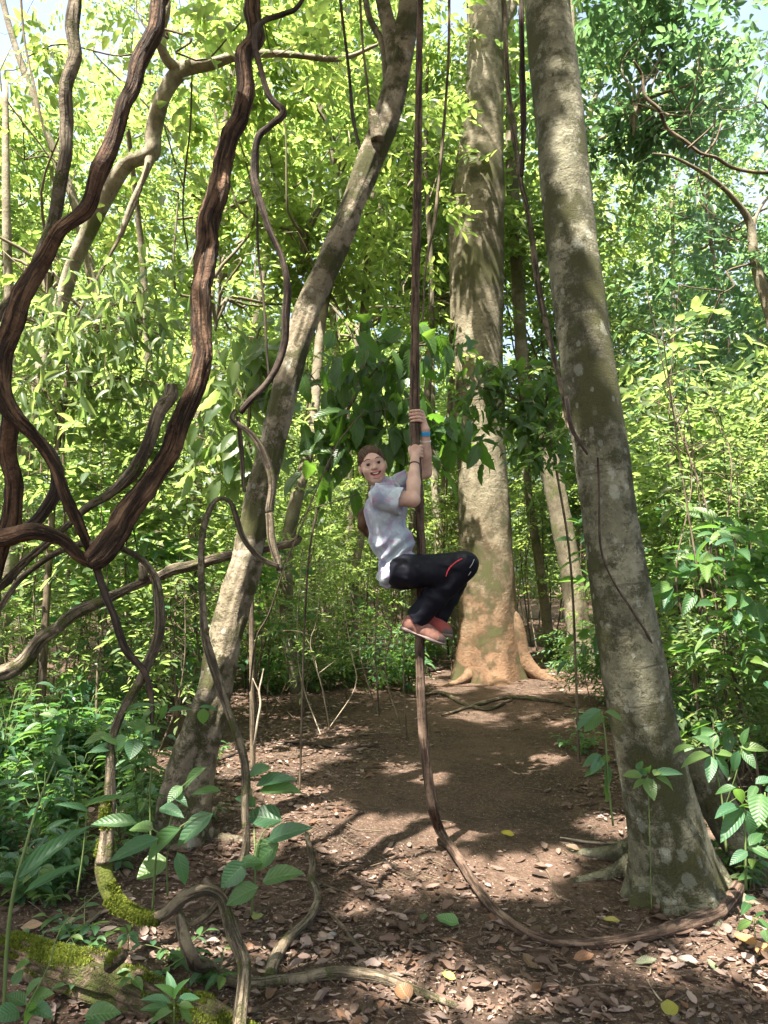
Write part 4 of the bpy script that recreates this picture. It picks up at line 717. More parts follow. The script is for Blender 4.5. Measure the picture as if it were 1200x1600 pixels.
# ---------------------------------------------------------------- plants traced leaf by leaf
def plant(name, label, leaves, stems, mat='near', kind='mid', cat='plant', group=None, smat='stem', seed=0, cols=None):
    """leaves rows (base px,py, tip px,py, width px, depth, depth of tip); stems traces"""
    g = np.random.default_rng(seed); o = bpy.data.objects.new(name, None); C.objects.link(o); mb = MB()
    for s in stems: mb.tube(trace(s), step=.03, seg=7)
    loc = np.vstack(mb.V); loc = loc[np.argmin(loc[:, 2])]; o.location = tuple(loc); tag(o, label, cat, group)
    place_world(link('stem', mb.mesh('stem', M[smat]), o), o)
    P0 = []; D = []; L = []; W = []; N_ = []
    for r in leaves:
        bx, by, tx, ty, w, d0 = r[:6]; d1 = r[6] if len(r) > 6 else d0+g.uniform(-.08, .05)
        a, b = P(bx, by, d0), P(tx, ty, d1); ln = np.linalg.norm(b-a); P0.append(a); D.append(b-a); L.append(ln*1.04); W.append(w/F*d0*1.15); v = norm(CAM-a)
        n_ = v*g.uniform(.5, 1.)+np.array([g.normal(0, .25), 0, .75]); n_ = n_-norm(b-a)*np.dot(n_, norm(b-a)); N_.append(n_)
        P0[-1] = a; D[-1] = norm(b-a)+norm(n_)*.14
    me = leaf_mesh('foliage', [leaves_geo(np.array(P0), np.array(D), np.array(N_), np.array(L), np.array(W), kind, g)], M[mat]); place_world(link('foliage', me, o), o); return o
plant('broad_leaved_plant', 'plant with broad pointed leaves in front of the leaning tree foot', [(215, 1287, 146, 1283, 20, 2.75), (240, 1297, 202, 1292, 22, 2.78), (283, 1294, 225, 1342, 28, 2.75), (248, 1310, 174, 1340, 22, 2.72), (333, 1271, 277, 1316, 28, 2.8), (277, 1331, 290, 1380, 19, 2.75), (262, 1342, 215, 1368, 34, 2.9), (265, 1238, 292, 1256, 14, 2.9), (322, 1200, 284, 1230, 18, 2.9), (285, 1228, 262, 1252, 16, 2.9), (250, 1262, 283, 1272, 18, 2.85), (345, 1235, 300, 1238, 12, 3)],
      [[(238, 1425, 3, 2.85), (243, 1350, 3, 2.8), (246, 1300, 2.5, 2.76), (230, 1290, 2, 2.76)], [(262, 1400, 3, 2.85), (262, 1330, 2.5, 2.8), (284, 1290, 2, 2.78), (330, 1270, 1.5, 2.8)], [(245, 1330, 2, 2.8), (265, 1290, 2, 2.85), (275, 1240, 1.6, 2.9), (320, 1200, 1.3, 2.9)]], seed=1)
plant('broad_leaved_plant', 'plant with rounded dark leaves right of the ground loop stems', [(388, 1212, 418, 1198, 24, 3), (400, 1228, 456, 1213, 22, 3), (405, 1236, 466, 1232, 28, 2.98), (441, 1283, 386, 1272, 36, 2.95), (418, 1314, 481, 1290, 26, 2.85), (436, 1318, 392, 1354, 38, 2.85), (410, 1378, 468, 1360, 30, 2.8), (404, 1386, 354, 1410, 28, 2.78), (383, 1348, 347, 1384, 30, 2.82), (375, 1350, 408, 1345, 22, 2.82), (400, 1258, 372, 1246, 18, 3)],
      [[(392, 1430, 4, 2.85), (398, 1380, 3, 2.84), (402, 1320, 3, 2.86), (420, 1290, 2, 2.9), (438, 1284, 1.5, 2.93)], [(399, 1350, 2.5, 2.85), (396, 1280, 2, 2.95), (390, 1215, 1.5, 3)], [(402, 1320, 2, 2.86), (430, 1316, 1.5, 2.85)]], seed=2)
plant('leafy_seedling', 'seedling with glossy pale leaves on the mossy upright liana', [(212, 1155, 204, 1182, 24, 2.95), (198, 1150, 178, 1172, 22, 2.95), (230, 1140, 200, 1128, 20, 2.95), (192, 1117, 236, 1097, 11, 3), (240, 1108, 220, 1125, 9, 3), (262, 1112, 298, 1106, 10, 3), (318, 1106, 317, 1131, 16, 3), (310, 1106, 342, 1108, 8, 3), (250, 1100, 232, 1110, 9, 3), (262, 1100, 250, 1125, 10, 3), (215, 1150, 245, 1135, 16, 2.95), (235, 1165, 252, 1158, 12, 2.95), (190, 1160, 160, 1150, 18, 2.98), (180, 1168, 142, 1172, 14, 2.98), (170, 1148, 130, 1160, 16, 3)],
      [[(236, 1330, 3, 3), (234, 1240, 3, 3), (236, 1180, 2.5, 2.98), (215, 1158, 2, 2.96), (180, 1152, 1.5, 2.98)], [(236, 1185, 2, 2.98), (250, 1120, 1.6, 3), (300, 1108, 1.3, 3), (318, 1104, 1, 3)]], seed=3)
plant('long_bladed_plant', 'pale cane with long blade-like leaves in front of the mossy log', [(25, 1375, 132, 1289, 22, 2.3, 2.4), (38, 1395, 124, 1347, 13, 2.3, 2.4), (130, 1262, 205, 1240, 9, 2.6), (138, 1268, 92, 1254, 10, 2.6), (60, 1345, 98, 1318, 12, 2.4), (22, 1372, -10, 1368, 10, 2.3), (70, 1300, 108, 1278, 9, 2.45)],
      [[(6, 1590, 5, 2.3), (10, 1490, 6, 2.3), (20, 1400, 6, 2.3), (38, 1330, 5, 2.32), (62, 1250, 4, 2.35), (86, 1190, 2.5, 2.4)], [(120, 1400, 3, 2.6), (130, 1330, 2.5, 2.6), (136, 1265, 2, 2.6)], [(35, 1590, 3, 2.2), (80, 1500, 2.5, 2.2), (95, 1450, 2, 2.25), (170, 1380, 1.5, 2.4)]], kind='lance', seed=4)
plant('rosette_plant', 'small rosette of pointed leaves in front of the mossy log', [(272, 1560, 262, 1520, 13, 2.35), (268, 1568, 225, 1558, 13, 2.33), (272, 1562, 290, 1530, 11, 2.35), (276, 1566, 312, 1556, 14, 2.35), (265, 1575, 222, 1575, 12, 2.3), (270, 1580, 230, 1600, 15, 2.25), (280, 1575, 300, 1598, 12, 2.3), (275, 1560, 248, 1538, 12, 2.36), (278, 1570, 302, 1572, 10, 2.3)], [[(272, 1600, 3, 2.33), (272, 1560, 2, 2.35)]], seed=5)
plant('rosette_plant', 'low plant with soft rounded leaves in the bottom left corner', [(40, 1560, 62, 1528, 20, 2.3), (45, 1565, 78, 1550, 22, 2.3), (40, 1570, 12, 1552, 20, 2.3), (30, 1580, -8, 1590, 30, 2.2), (50, 1575, 78, 1585, 20, 2.25), (42, 1568, 45, 1600, 26, 2.2), (20, 1540, 35, 1515, 14, 2.3)], [[(42, 1605, 3, 2.25), (42, 1565, 2, 2.3)]], seed=6)
plant('rosette_plant', 'single crinkled round leaf at the bottom edge beside the log', [(132, 1588, 184, 1580, 28, 2.25), (150, 1592, 138, 1612, 20, 2.2)], [[(148, 1615, 2.5, 2.2), (140, 1590, 2, 2.25)]], seed=7)
plant('rosette_plant', 'tiny pale sprig between the loop and the mossy log', [(200, 1462, 182, 1470, 9, 2.7), (200, 1460, 218, 1462, 9, 2.7), (202, 1458, 200, 1445, 8, 2.7), (200, 1466, 184, 1480, 8, 2.7), (204, 1464, 216, 1474, 8, 2.7), (198, 1458, 188, 1450, 8, 2.7)], [[(200, 1485, 2, 2.7), (201, 1460, 1.5, 2.7)]], seed=8)
plant('arching_seedling', 'seedling with an arching yellow-green leaf left of the smooth trunk', [(940, 1108, 898, 1138, 18, 3.3), (942, 1112, 912, 1140, 26, 3.35), (945, 1112, 975, 1125, 12, 3.3), (940, 1180, 912, 1195, 13, 3.3), (942, 1185, 925, 1205, 15, 3.3), (945, 1190, 948, 1240, 13, 3.3), (940, 1200, 915, 1210, 12, 3.3), (948, 1178, 942, 1195, 12, 3.3), (946, 1230, 950, 1255, 11, 3.3)], [[(958, 1290, 3.5, 3.3), (950, 1220, 3, 3.3), (946, 1150, 2.5, 3.3), (938, 1108, 2, 3.3)]], seed=9)
plant('leafy_seedling', 'thin seedling spreading pale leaves across the smooth trunk base', [(1010, 1212, 998, 1200, 12, 3.15), (1010, 1215, 1022, 1247, 18, 3.15), (1020, 1210, 1066, 1206, 13, 3.12), (1025, 1215, 1055, 1232, 13, 3.12), (1004, 1212, 975, 1210, 14, 3.15), (998, 1205, 1002, 1188, 11, 3.15), (1015, 1208, 1012, 1195, 12, 3.15), (1022, 1212, 1030, 1202, 11, 3.1), (1008, 1218, 990, 1230, 10, 3.15)], [[(1018, 1420, 1.5, 3.15), (1016, 1330, 1.6, 3.15), (1014, 1260, 1.8, 3.15), (1012, 1212, 1.5, 3.15)]], seed=10)
RP = [(1052, 1178, 1080, 1163, 12, 3.4), (1110, 1180, 1068, 1192, 16, 3.3), (1112, 1182, 1108, 1218, 16, 3.3), (1118, 1182, 1140, 1215, 14, 3.3), (1116, 1178, 1150, 1180, 13, 3.3), (1112, 1172, 1120, 1148, 13, 3.3), (1118, 1165, 1085, 1150, 12, 3.35), (1160, 1172, 1180, 1198, 14, 3.2), (1158, 1168, 1198, 1170, 15, 3.2), (1155, 1172, 1145, 1205, 13, 3.2), (1160, 1164, 1168, 1138, 11, 3.2), (1160, 1262, 1128, 1310, 22, 3), (1155, 1260, 1120, 1272, 18, 3), (1165, 1265, 1178, 1305, 20, 3), (1170, 1260, 1205, 1275, 18, 3), (1160, 1256, 1150, 1228, 14, 3), (1168, 1330, 1142, 1348, 14, 2.95), (1175, 1325, 1205, 1340, 16, 2.95), (1170, 1322, 1190, 1300, 14, 2.95), (1150, 1230, 1118, 1238, 12, 3.1), (1180, 1225, 1210, 1215, 14, 3.1), (1182, 1228, 1170, 1250, 12, 3.1)]
plant('leafy_seedling', 'knee-high seedling with pale pointed leaves right of the smooth trunk', RP[:11]+RP[19:], [[(1135, 1330, 4, 3.3), (1128, 1250, 3, 3.3), (1114, 1175, 2.5, 3.3), (1120, 1150, 2, 3.3)], [(1130, 1270, 2.5, 3.3), (1150, 1210, 2, 3.22), (1160, 1165, 1.5, 3.2)], [(1130, 1260, 2, 3.2), (1180, 1228, 1.5, 3.1)]], seed=11)
plant('leafy_seedling', 'seedling with long hanging leaves at the right edge', RP[11:19]+[(1190, 1240, 1185, 1285, 28, 2.8), (1195, 1235, 1225, 1250, 20, 2.8)], [[(1165, 1390, 4, 3), (1165, 1330, 3, 2.98), (1163, 1262, 2.5, 3)], [(1210, 1390, 3, 2.8), (1195, 1238, 2, 2.8)]], seed=12)
plant('creeping_sprig', 'low green sprig hugging the curled vine tip at the right', [(1175, 1440, 1150, 1452, 12, 2.85), (1178, 1438, 1192, 1425, 12, 2.85), (1182, 1442, 1205, 1448, 14, 2.85), (1165, 1408, 1182, 1400, 11, 2.95), (1170, 1412, 1160, 1425, 11, 2.95), (1195, 1452, 1198, 1470, 12, 2.8)], [[(1180, 1465, 2, 2.85), (1178, 1438, 1.5, 2.85)]], seed=13)
# heart-leaved climber behind the person
def drift(label, name, traces, npl, kind, L, W, mat, seed, off=.12, down=.9, cat='plant', smat='twig', toward=.55):
    g = np.random.default_rng(seed); o = bpy.data.objects.new(name, None); C.objects.link(o); mb = MB(); PP = []
    for t in traces: mb.tube(trace(t), step=.04, seg=7); q = resample(trace(t), .04); PP.append(q[:, :3])
    loc = np.vstack(mb.V); loc = loc[np.argmin(loc[:, 2])]; o.location = tuple(loc); tag(o, label, cat)
    q = np.vstack(PP[1:]); k = g.integers(0, len(q), npl); p = q[k]+g.normal(0, off, (npl, 3))*[1, .9, .8]; Ls = L*g.uniform(.5, 1.15, npl)
    d = np.stack([g.normal(0, .6, npl), g.normal(0, .5, npl), -down+g.normal(0, .45, npl)], -1); v = norm(CAM-p); n_ = v*toward+g.normal(0, .5, (npl, 3))+[0, 0, .7]
    for a, b in zip(q[k][::2], p[::2]): mb.tube(np.array([[*a, .003], [*((a+b)/2+[0, 0, .02]), .002], [*b, .0015]]), step=.1, seg=4, caps=False)
    place_world(link('stem', mb.mesh('stem', M[smat]), o), o)
    place_world(link('foliage', leaf_mesh('foliage', [leaves_geo(p, d, n_, Ls, Ls*W, kind, g)], M[mat]), o), o); return o
drift('sapling with large drooping heart-shaped leaves just behind the hanging person', 'heart_leaved_sapling', [[(468, gy(468, 5.3)+5, 3.5, 5.3), (480, 900, 3.5, 5.3), (505, 760, 4, 5.3), (535, 660, 5, 5.25), (560, 610, 5, 5.2)],
      [(505, 760, 5, 5.3), (535, 660, 5, 5.25), (560, 610, 5, 5.2), (575, 560, 4, 5.2), (590, 530, 3, 5.2)], [(560, 610, 4, 5.2), (600, 565, 4, 5.1), (650, 540, 3, 5.1), (705, 540, 2, 5.1)], [(540, 650, 4, 5.25), (505, 610, 3, 5.3), (480, 580, 2, 5.3)], [(575, 560, 3, 5.2), (560, 530, 3, 5.2), (530, 530, 2, 5.25)], [(535, 665, 4, 5.2), (600, 640, 3, 5.1), (650, 650, 3, 5.1), (700, 670, 3, 5.1), (735, 690, 2, 5.1)], [(650, 650, 3, 5.1), (680, 710, 3, 5.1), (705, 750, 2, 5.1)], [(600, 640, 3, 5.1), (610, 690, 2, 5.1), (620, 720, 2, 5.1)], [(535, 665, 3, 5.25), (500, 680, 2, 5.3), (470, 700, 2, 5.3)]], 270, 'heart', .20, .62, 'heart', 21, off=.13)
drift('leafy branch with dark narrow leaves across the buttressed trunk', 'dark_leaved_sapling', [[(905, gy(905, 6.3)+5, 4, 6.3), (893, 900, 4, 6.3), (872, 750, 4, 6.3), (850, 640, 5, 6.3)], [(850, 640, 5, 6.3), (860, 610, 4, 6.2), (880, 590, 3, 6.2)], [(850, 650, 4, 6.3), (810, 625, 4, 6.2), (770, 610, 3, 6.2), (725, 600, 2, 6.1)], [(840, 700, 4, 6.3), (800, 660, 3, 6.2), (770, 640, 2, 6.2)], [(835, 720, 4, 6.3), (850, 680, 3, 6.2), (870, 660, 2, 6.2)], [(815, 630, 3, 6.2), (800, 590, 2, 6.2), (760, 580, 2, 6.2)]], 420, 'mid', .17, .36, 'heart', 22, off=.16, down=.45, toward=.3)
drift('tree with long drooping leaves hanging behind the tangle of lianas', 'drooping_leaf_tree', [[(60, gy(60, 6.4)+5, 14, 6.4), (75, 900, 11, 6.4), (90, 700, 9, 6.4), (110, 560, 8, 6.4)], [(110, 560, 7, 6.4), (150, 520, 5, 6.3), (200, 500, 4, 6.2), (260, 530, 3, 6.2)], [(110, 570, 6, 6.4), (80, 520, 5, 6.4), (40, 500, 4, 6.4), (-10, 520, 3, 6.4)], [(100, 640, 6, 6.4), (150, 600, 4, 6.3), (210, 590, 3, 6.3), (270, 610, 2, 6.3)], [(95, 660, 5, 6.4), (60, 600, 4, 6.4), (20, 590, 3, 6.4)], [(150, 520, 5, 6.3), (170, 480, 4, 6.3), (230, 470, 3, 6.3)]], 900, 'mid', .19, .34, 'far2', 23, off=.22, down=.7, toward=.2)
drift('bright broad-leaved sapling between the shaggy liana and the leaning tree', 'bright_leaved_sapling', [[(395, gy(395, 5.8)+5, 9, 5.8), (392, 900, 8, 5.8), (388, 700, 6, 5.8), (392, 600, 5, 5.8)], [(392, 600, 4, 5.8), (398, 540, 4, 5.8), (410, 500, 3, 5.8)], [(390, 640, 4, 5.8), (360, 590, 3, 5.8), (345, 560, 2, 5.8)], [(392, 600, 4, 5.8), (430, 570, 3, 5.8), (450, 545, 2, 5.8)], [(388, 700, 4, 5.8), (350, 690, 3, 5.8), (320, 700, 2, 5.8)], [(388, 720, 4, 5.8), (340, 740, 3, 5.8), (300, 735, 2, 5.8)]], 210, 'heart', .20, .58, 'far2', 24, off=.13, toward=.4)
# herbs of the ground layer
def herb(seed, n, h, L, asp, mat):
    g = np.random.default_rng(seed); mb = MB(); B = []
    for s in range(n):
        a = g.random()*2*pi; r = g.uniform(.05, .22); hh = h*g.uniform(.6, 1.1); b = g.normal(0, .03, 2)
        pts = np.array([[b[0], b[1], -.03, .003], [b[0]+cos(a)*r*.4, b[1]+sin(a)*r*.4, hh*.6, .0026], [b[0]+cos(a)*r, b[1]+sin(a)*r, hh, .0015]]); mb.tube(pts, step=.05, seg=5)
        q = resample(pts, .02)[:, :3]; m = int(g.integers(4, 8)); f = np.linspace(.35, 1, m); o = q[(f*(len(q)-1)).astype(int)]
        an = a+np.where(np.arange(m) % 2, 1.1, -1.1)*np.where(np.arange(m) == m-1, .1, 1)+g.normal(0, .35, m); d = np.stack([np.cos(an), np.sin(an), g.uniform(-.25, .45, m)], -1)
        Ls = L*g.uniform(.6, 1.2, m); B.append(leaves_geo(o, d, np.stack([g.normal(0, .25, m), g.normal(0, .25, m), np.ones(m)], -1), Ls, Ls*asp, 'mid', g))
    return leaf_mesh('foliage', B, M[mat]), mb.mesh('stem', M['stem'])
HB = [herb(500, 9, .32, .12, .42, 'near'), herb(501, 7, .22, .10, .5, 'near'), herb(502, 11, .42, .13, .36, 'blue'), herb(503, 5, .14, .08, .5, 'near'), herb(504, 12, .5, .10, .42, 'near')]
def herbs(n, px0, px1, py0, py1, ks, s0, s1, lab, seed):
    g = np.random.default_rng(seed)
    for i in range(n):
        p = G(g.uniform(px0, px1), py0+(py1-py0)*g.random()**.8); k = ks[int(g.integers(0, len(ks)))]; s = g.uniform(s0, s1)
        o = bpy.data.objects.new('ground_herb', None); C.objects.link(o); o.location = tuple(p); o.scale = (s,)*3; o.rotation_euler = (0, 0, g.random()*6.28); tag(o, 'leafy green herb '+lab, 'herb', 'leafy herbs of the ground layer')
        link('foliage', HB[k][0], o); link('stem', HB[k][1], o)
herbs(60, -60, 215, 1065, 1260, (0, 1, 2, 4), .85, 1.35, 'crowding the ground at the left', 1)
herbs(16, 150, 270, 1085, 1180, (0, 1, 4), .6, .9, 'between the looping liana and the leaning tree', 2)
herbs(22, -80, 130, 1260, 1420, (0, 1, 3, 2), .55, .9, 'low down at the left before the log', 3)
herbs(34, 1055, 1280, 1070, 1210, (0, 2, 4, 1), .85, 1.35, 'under the green bank at the right', 4)
herbs(16, 1100, 1290, 1220, 1400, (0, 1, 3), .6, .9, 'beside the right-hand seedlings', 5)
herbs(26, 380, 640, 1040, 1085, (4, 0, 1), .9, 1.5, 'in a low row on the litter left of the person', 6)
herbs(7, 60, 330, 1440, 1560, (3,), .5, .9, 'small and low around the mossy log', 7)
herbs(12, 215, 345, 1180, 1300, (1, 0, 3), .5, .8, 'round the foot of the leaning tree', 11)
herbs(12, 60, 230, 1270, 1400, (0, 1, 4), .55, .85, 'behind the mossy upright liana', 12)
herbs(8, 640, 720, 1020, 1040, (4, 0), .8, 1.2, 'at the left foot of the buttressed tree', 8)
herbs(10, 850, 915, 1010, 1035, (4, 0), .9, 1.4, 'behind the right root of the buttressed tree', 9)
herbs(5, 870, 960, 1120, 1180, (3,), .7, 1., 'small and low on the path edge left of the smooth trunk', 10)
# ---------------------------------------------------------------- the person
def nets(f, org, h):
    """surface nets: isosurface of field f (inside < 0)"""
    s = f < 0; nx, ny, nz = f.shape; cs = (nx-1, ny-1, nz-1); acc = np.zeros(cs+(3,), np.float32); cnt = np.zeros(cs, np.float32)
    cor = [(i, j, k) for i in (0, 1) for j in (0, 1) for k in (0, 1)]
    sl = lambda c: (slice(c[0], c[0]+cs[0]), slice(c[1], c[1]+cs[1]), slice(c[2], c[2]+cs[2]))
    for a in cor:
        for ax in range(3):
            if a[ax]: continue
            b = list(a); b[ax] = 1; A = f[sl(a)]; B = f[sl(b)]; m = (A < 0) != (B < 0); t = A[m]/(A[m]-B[m])
            p = np.tile(np.array(a, np.float32), (len(t), 1)); p[:, ax] = t; acc[m] += p; cnt[m] += 1
    m = cnt > 0; idx = np.full(cs, -1, np.int64); idx[m] = np.arange(m.sum()); V = (acc[m]/cnt[m][:, None]+np.argwhere(m))*h+org; Q = []
    for ax in range(3):
        o1, o2 = [(1, 2), (2, 0), (0, 1)][ax]; L = [slice(0, n-1) if i == ax else slice(1, n-1) for i, n in enumerate(f.shape)]
        H = [slice(1, n) if i == ax else slice(1, n-1) for i, n in enumerate(f.shape)]; A = s[tuple(L)]; B = s[tuple(H)]
        e = np.argwhere(A != B)+[0 if i == ax else 1 for i in range(3)]; sg = A[A != B]
        d1 = np.eye(3, dtype=int)[o1]; d2 = np.eye(3, dtype=int)[o2]; c = [e, e-d1, e-d1-d2, e-d2]; q = np.stack([idx[tuple(x.T)] for x in c], -1); q[~sg] = q[~sg][:, ::-1]; Q.append(q)
    return V, np.vstack(Q)
class SDF:
    def __init__(s, h=.004): s.P = []; s.h = h
    def cap(s, a, b, ra, rb=None, k=.015, op='u', sc=None):
        a, b = np.asarray(a, float), np.asarray(b, float); rb = ra if rb is None else rb; r = max(ra, rb)
        def f(X):
            ab = b-a; t = np.clip(((X-a)@ab)/(ab@ab), 0, 1); return np.linalg.norm(X-a-t[..., None]*ab, axis=-1)-(ra+(rb-ra)*t)
        s.P.append((f, np.minimum(a, b)-r, np.maximum(a, b)+r, k, op)); return s
    def chain(s, pts, rs, k=.004, op='u'):
        for i in range(len(pts)-1): s.cap(pts[i], pts[i+1], rs[i], rs[i+1], k, op)
        return s
    def ell(s, c, rad, R=None, k=.02, op='u'):
        c = np.asarray(c, float); rad = np.asarray(rad, float); R = np.eye(3) if R is None else R    # columns of R: the local axes
        def f(X):
            q = (X-c)@R; k0 = np.linalg.norm(q/rad, axis=-1); k1 = np.linalg.norm(q/rad**2, axis=-1)+1e-9; return k0*(k0-1)/k1
        m = rad.max(); s.P.append((f, c-m, c+m, k, op)); return s
    def cut(s, p, n):
        p = np.asarray(p, float); n = norm(np.asarray(n, float)); s.P.append((lambda X: (X-p)@n, None, None, 0, 'cut')); return s
    def build(s, noise=None):
        lo = np.min([p[1] for p in s.P if p[4] == 'u'], 0)-.03; hi = np.max([p[2] for p in s.P if p[4] == 'u'], 0)+.03; h = s.h; n = np.ceil((hi-lo)/h).astype(int)
        f = np.full(n, .08, np.float32); g = [lo[i]+h*np.arange(n[i]) for i in range(3)]
        for fn, a, b, k, op in s.P:
            if a is None: a, b = lo, hi
            i0 = np.maximum(((a-lo-.045)/h).astype(int), 0); i1 = np.minimum(((b-lo+.045)/h).astype(int)+1, n); S = tuple(slice(*x) for x in zip(i0, i1))
            X = np.stack(np.meshgrid(*[g[i][S[i]] for i in range(3)], indexing='ij'), -1); d = fn(X); F0 = f[S]
            if op == 'u':
                q = np.maximum(k-np.abs(F0-d), 0)/max(k, 1e-6); f[S] = np.minimum(F0, d)-q*q*k*.25
            elif op == 's':
                q = np.maximum(k-np.abs(F0+d), 0)/max(k, 1e-6); f[S] = np.maximum(F0, -d)+q*q*k*.25
            else: f[S] = np.maximum(F0, d)
        if noise is not None:
            m = np.abs(f) < .03; ii = np.argwhere(m); f[m] += noise(lo+ii*h).astype(np.float32)
        return nets(f, lo, h)
D0 = 4.25
def q(px, py, dy=0.): return P(px, py, D0+dy)
person = bpy.data.objects.new('person', None); C.objects.link(person); person.location = tuple(q(640, 1005)); tag(person, 'smiling child in pale tie-dye shirt and black trousers clinging to the brown vine', 'person')
def pp(name, V, Fq, mats, fm=None, parent=None, smooth=True, label=None, attrs=None):
    me = mesh_np(name, V, Fq, mats, attrs, smooth, fm); o = link(name, me, parent or person, label=label)
    if parent is None: place_world(o, person)
    return o
def skin():
    t = NT('skin'); co = t.n('ShaderNodeTexCoord').outputs['Object']; n1 = t.noise(co, 18, 4); col = t.mix(t.sm(n1, .35, .65), (.47, .29, .225), (.57, .38, .30))
    return t.done(t.bsdf(col, .62, t.bump(t.noise(co, 140, 3), .25, .002), .3, **{'Subsurface Weight': .12, 'Subsurface Radius': (.01, .004, .002), 'Subsurface Scale': .6}))
M['skin'] = skin(); M['lip'] = flat('lip', (.46, .17, .14), .4); M['mouth'] = flat('mouth', (.10, .015, .015), .5); M['tooth'] = flat('tooth', (.85, .82, .74), .25)
def hairmat():
    t = NT('hair'); co = t.attr('bk'); n1 = t.sm(t.noise(co, 190, 5, .65, mul=(1, 1, .06)), .36, .64); col = t.mix(n1, (.018, .008, .004), (.095, .046, .023))
    return t.done(t.bsdf(col, .5, t.bump(n1, .6, .004), .2))
M['hair'] = hairmat()
# head frame
Hc = q(582, 727, -.04); f_ = norm(norm(CAM-Hc)+np.array([.10, 0, .05])); u_ = np.array([-sin(radians(14)), 0, cos(radians(14))]); u_ = norm(u_-f_*np.dot(u_, f_)); r_ = np.cross(u_, f_); R = np.stack([r_, f_, u_], 1)
def H(x, y, z): return Hc+r_*x+f_*y+u_*z
def vdir(th): th = radians(th); return np.array([cos(th), -sin(th), 0])
Cn = P(650, 707, D0); Cf = P(648.5, 652, D0); rv = .0275
Sn, En, Wn = q(592, 776, -.145), q(645, 781, -.175), Cn+vdir(100)*(rv+.034)+[.0, 0, -.066]
Sf, Ef, Wf = q(606, 762, .13), q(665, 738, .11), Cf+vdir(-12)*(rv+.034)+[0, 0, -.072]
hipn, kn, an = q(632, 892, -.105), q(728, 883, -.135), q(650, 968, -.06)
hipf, kf, af = q(636, 892, .105), q(722, 881, .11), q(681, 974, .075)
chest, belly, pelv = q(606, 800), q(617, 848), q(628, 888)
b = SDF(.0032)
b.ell(H(0, -.018, .028), (.073, .090, .080), R).ell(H(0, .018, -.018), (.066, .062, .082), R).ell(H(0, .024, -.060), (.052, .050, .042), R).cap(H(-.012, .054, -.090), H(.012, .054, -.090), .014, k=.025)
for s in (-1, 1):
    b.ell(H(s*.040, .053, -.026), (.025, .023, .023), R, k=.02).ell(H(s*.076, -.010, -.012), (.008, .019, .027), R, k=.008).ell(H(s*.083, -.001, -.010), (.005, .009, .015), R, k=.004, op='s')
b.ell(H(0, .073, .026), (.040, .008, .008), R, k=.02)
for s in (-1, 1): b.ell(H(s*.031, .092, .005), (.019, .016, .012), R, k=.010, op='s')
for s in (-1, 1):
    b.chain([H(s*.015, .074, .006), H(s*.023, .0785, .0150), H(s*.033, .0785, .0165), H(s*.047, .066, .008)], [.003, .0042, .0042, .003], k=.004); b.chain([H(s*.016, .073, .002), H(s*.026, .077, -.0068), H(s*.037, .075, -.0062), H(s*.047, .066, .003)], [.003, .004, .004, .003], k=.004)
b.cap(H(0, .076, .010), H(0, .092, -.018), .006, .0105, k=.012)
for s in (-1, 1): b.cap(H(s*.008, .084, -.022), H(s*.011, .080, -.022), .0075, k=.007); b.cap(H(s*.03, .064, -.014), H(s*.04, .06, -.012), .007, k=.01)
mouth = [H(-.029, .064, -.044), H(-.016, .078, -.053), H(0, .084, -.057), H(.016, .078, -.053), H(.029, .064, -.044)]
b.chain([m+u_*.010+f_*(.000) for m in mouth], [.004, .007, .0075, .007, .004], k=.006).chain([m-u_*.013*w-f_*.002 for m, w in zip(mouth, (.4, 1, 1.1, 1, .4))], [.003, .008, .009, .008, .003], k=.006)
b.chain([m+f_*.006 for m in mouth], [.003, .0085, .0100, .0085, .003], k=.003, op='s')
b.cap(H(0, -.03, -.06), q(600, 766, -.005), .045, .050, k=.03)
# trunk under the clothes, arms
b.ell(chest, (.085, .125, .12), k=.04).ell(belly, (.080, .11, .11), k=.04).ell(pelv, (.078, .13, .085), k=.04)
b.cap(Sn, q(606, 770, 0), .045, .05, k=.03).cap(Sf, q(606, 768, 0), .043, .05, k=.03)
b.chain([Sn, Sn*.4+En*.6, En, En*.55+Wn*.45, Wn], [.046, .043, .040, .039, .0255], k=.012)
b.chain([Sf, Sf*.4+Ef*.6, Ef, Ef*.55+Wf*.45, Wf], [.044, .041, .037, .036, .0245], k=.012)
for h_, kk, a_ in ((hipn, kn, an), (hipf, kf, af)): b.chain([h_, kk, a_], [.075, .050, .036], k=.03)
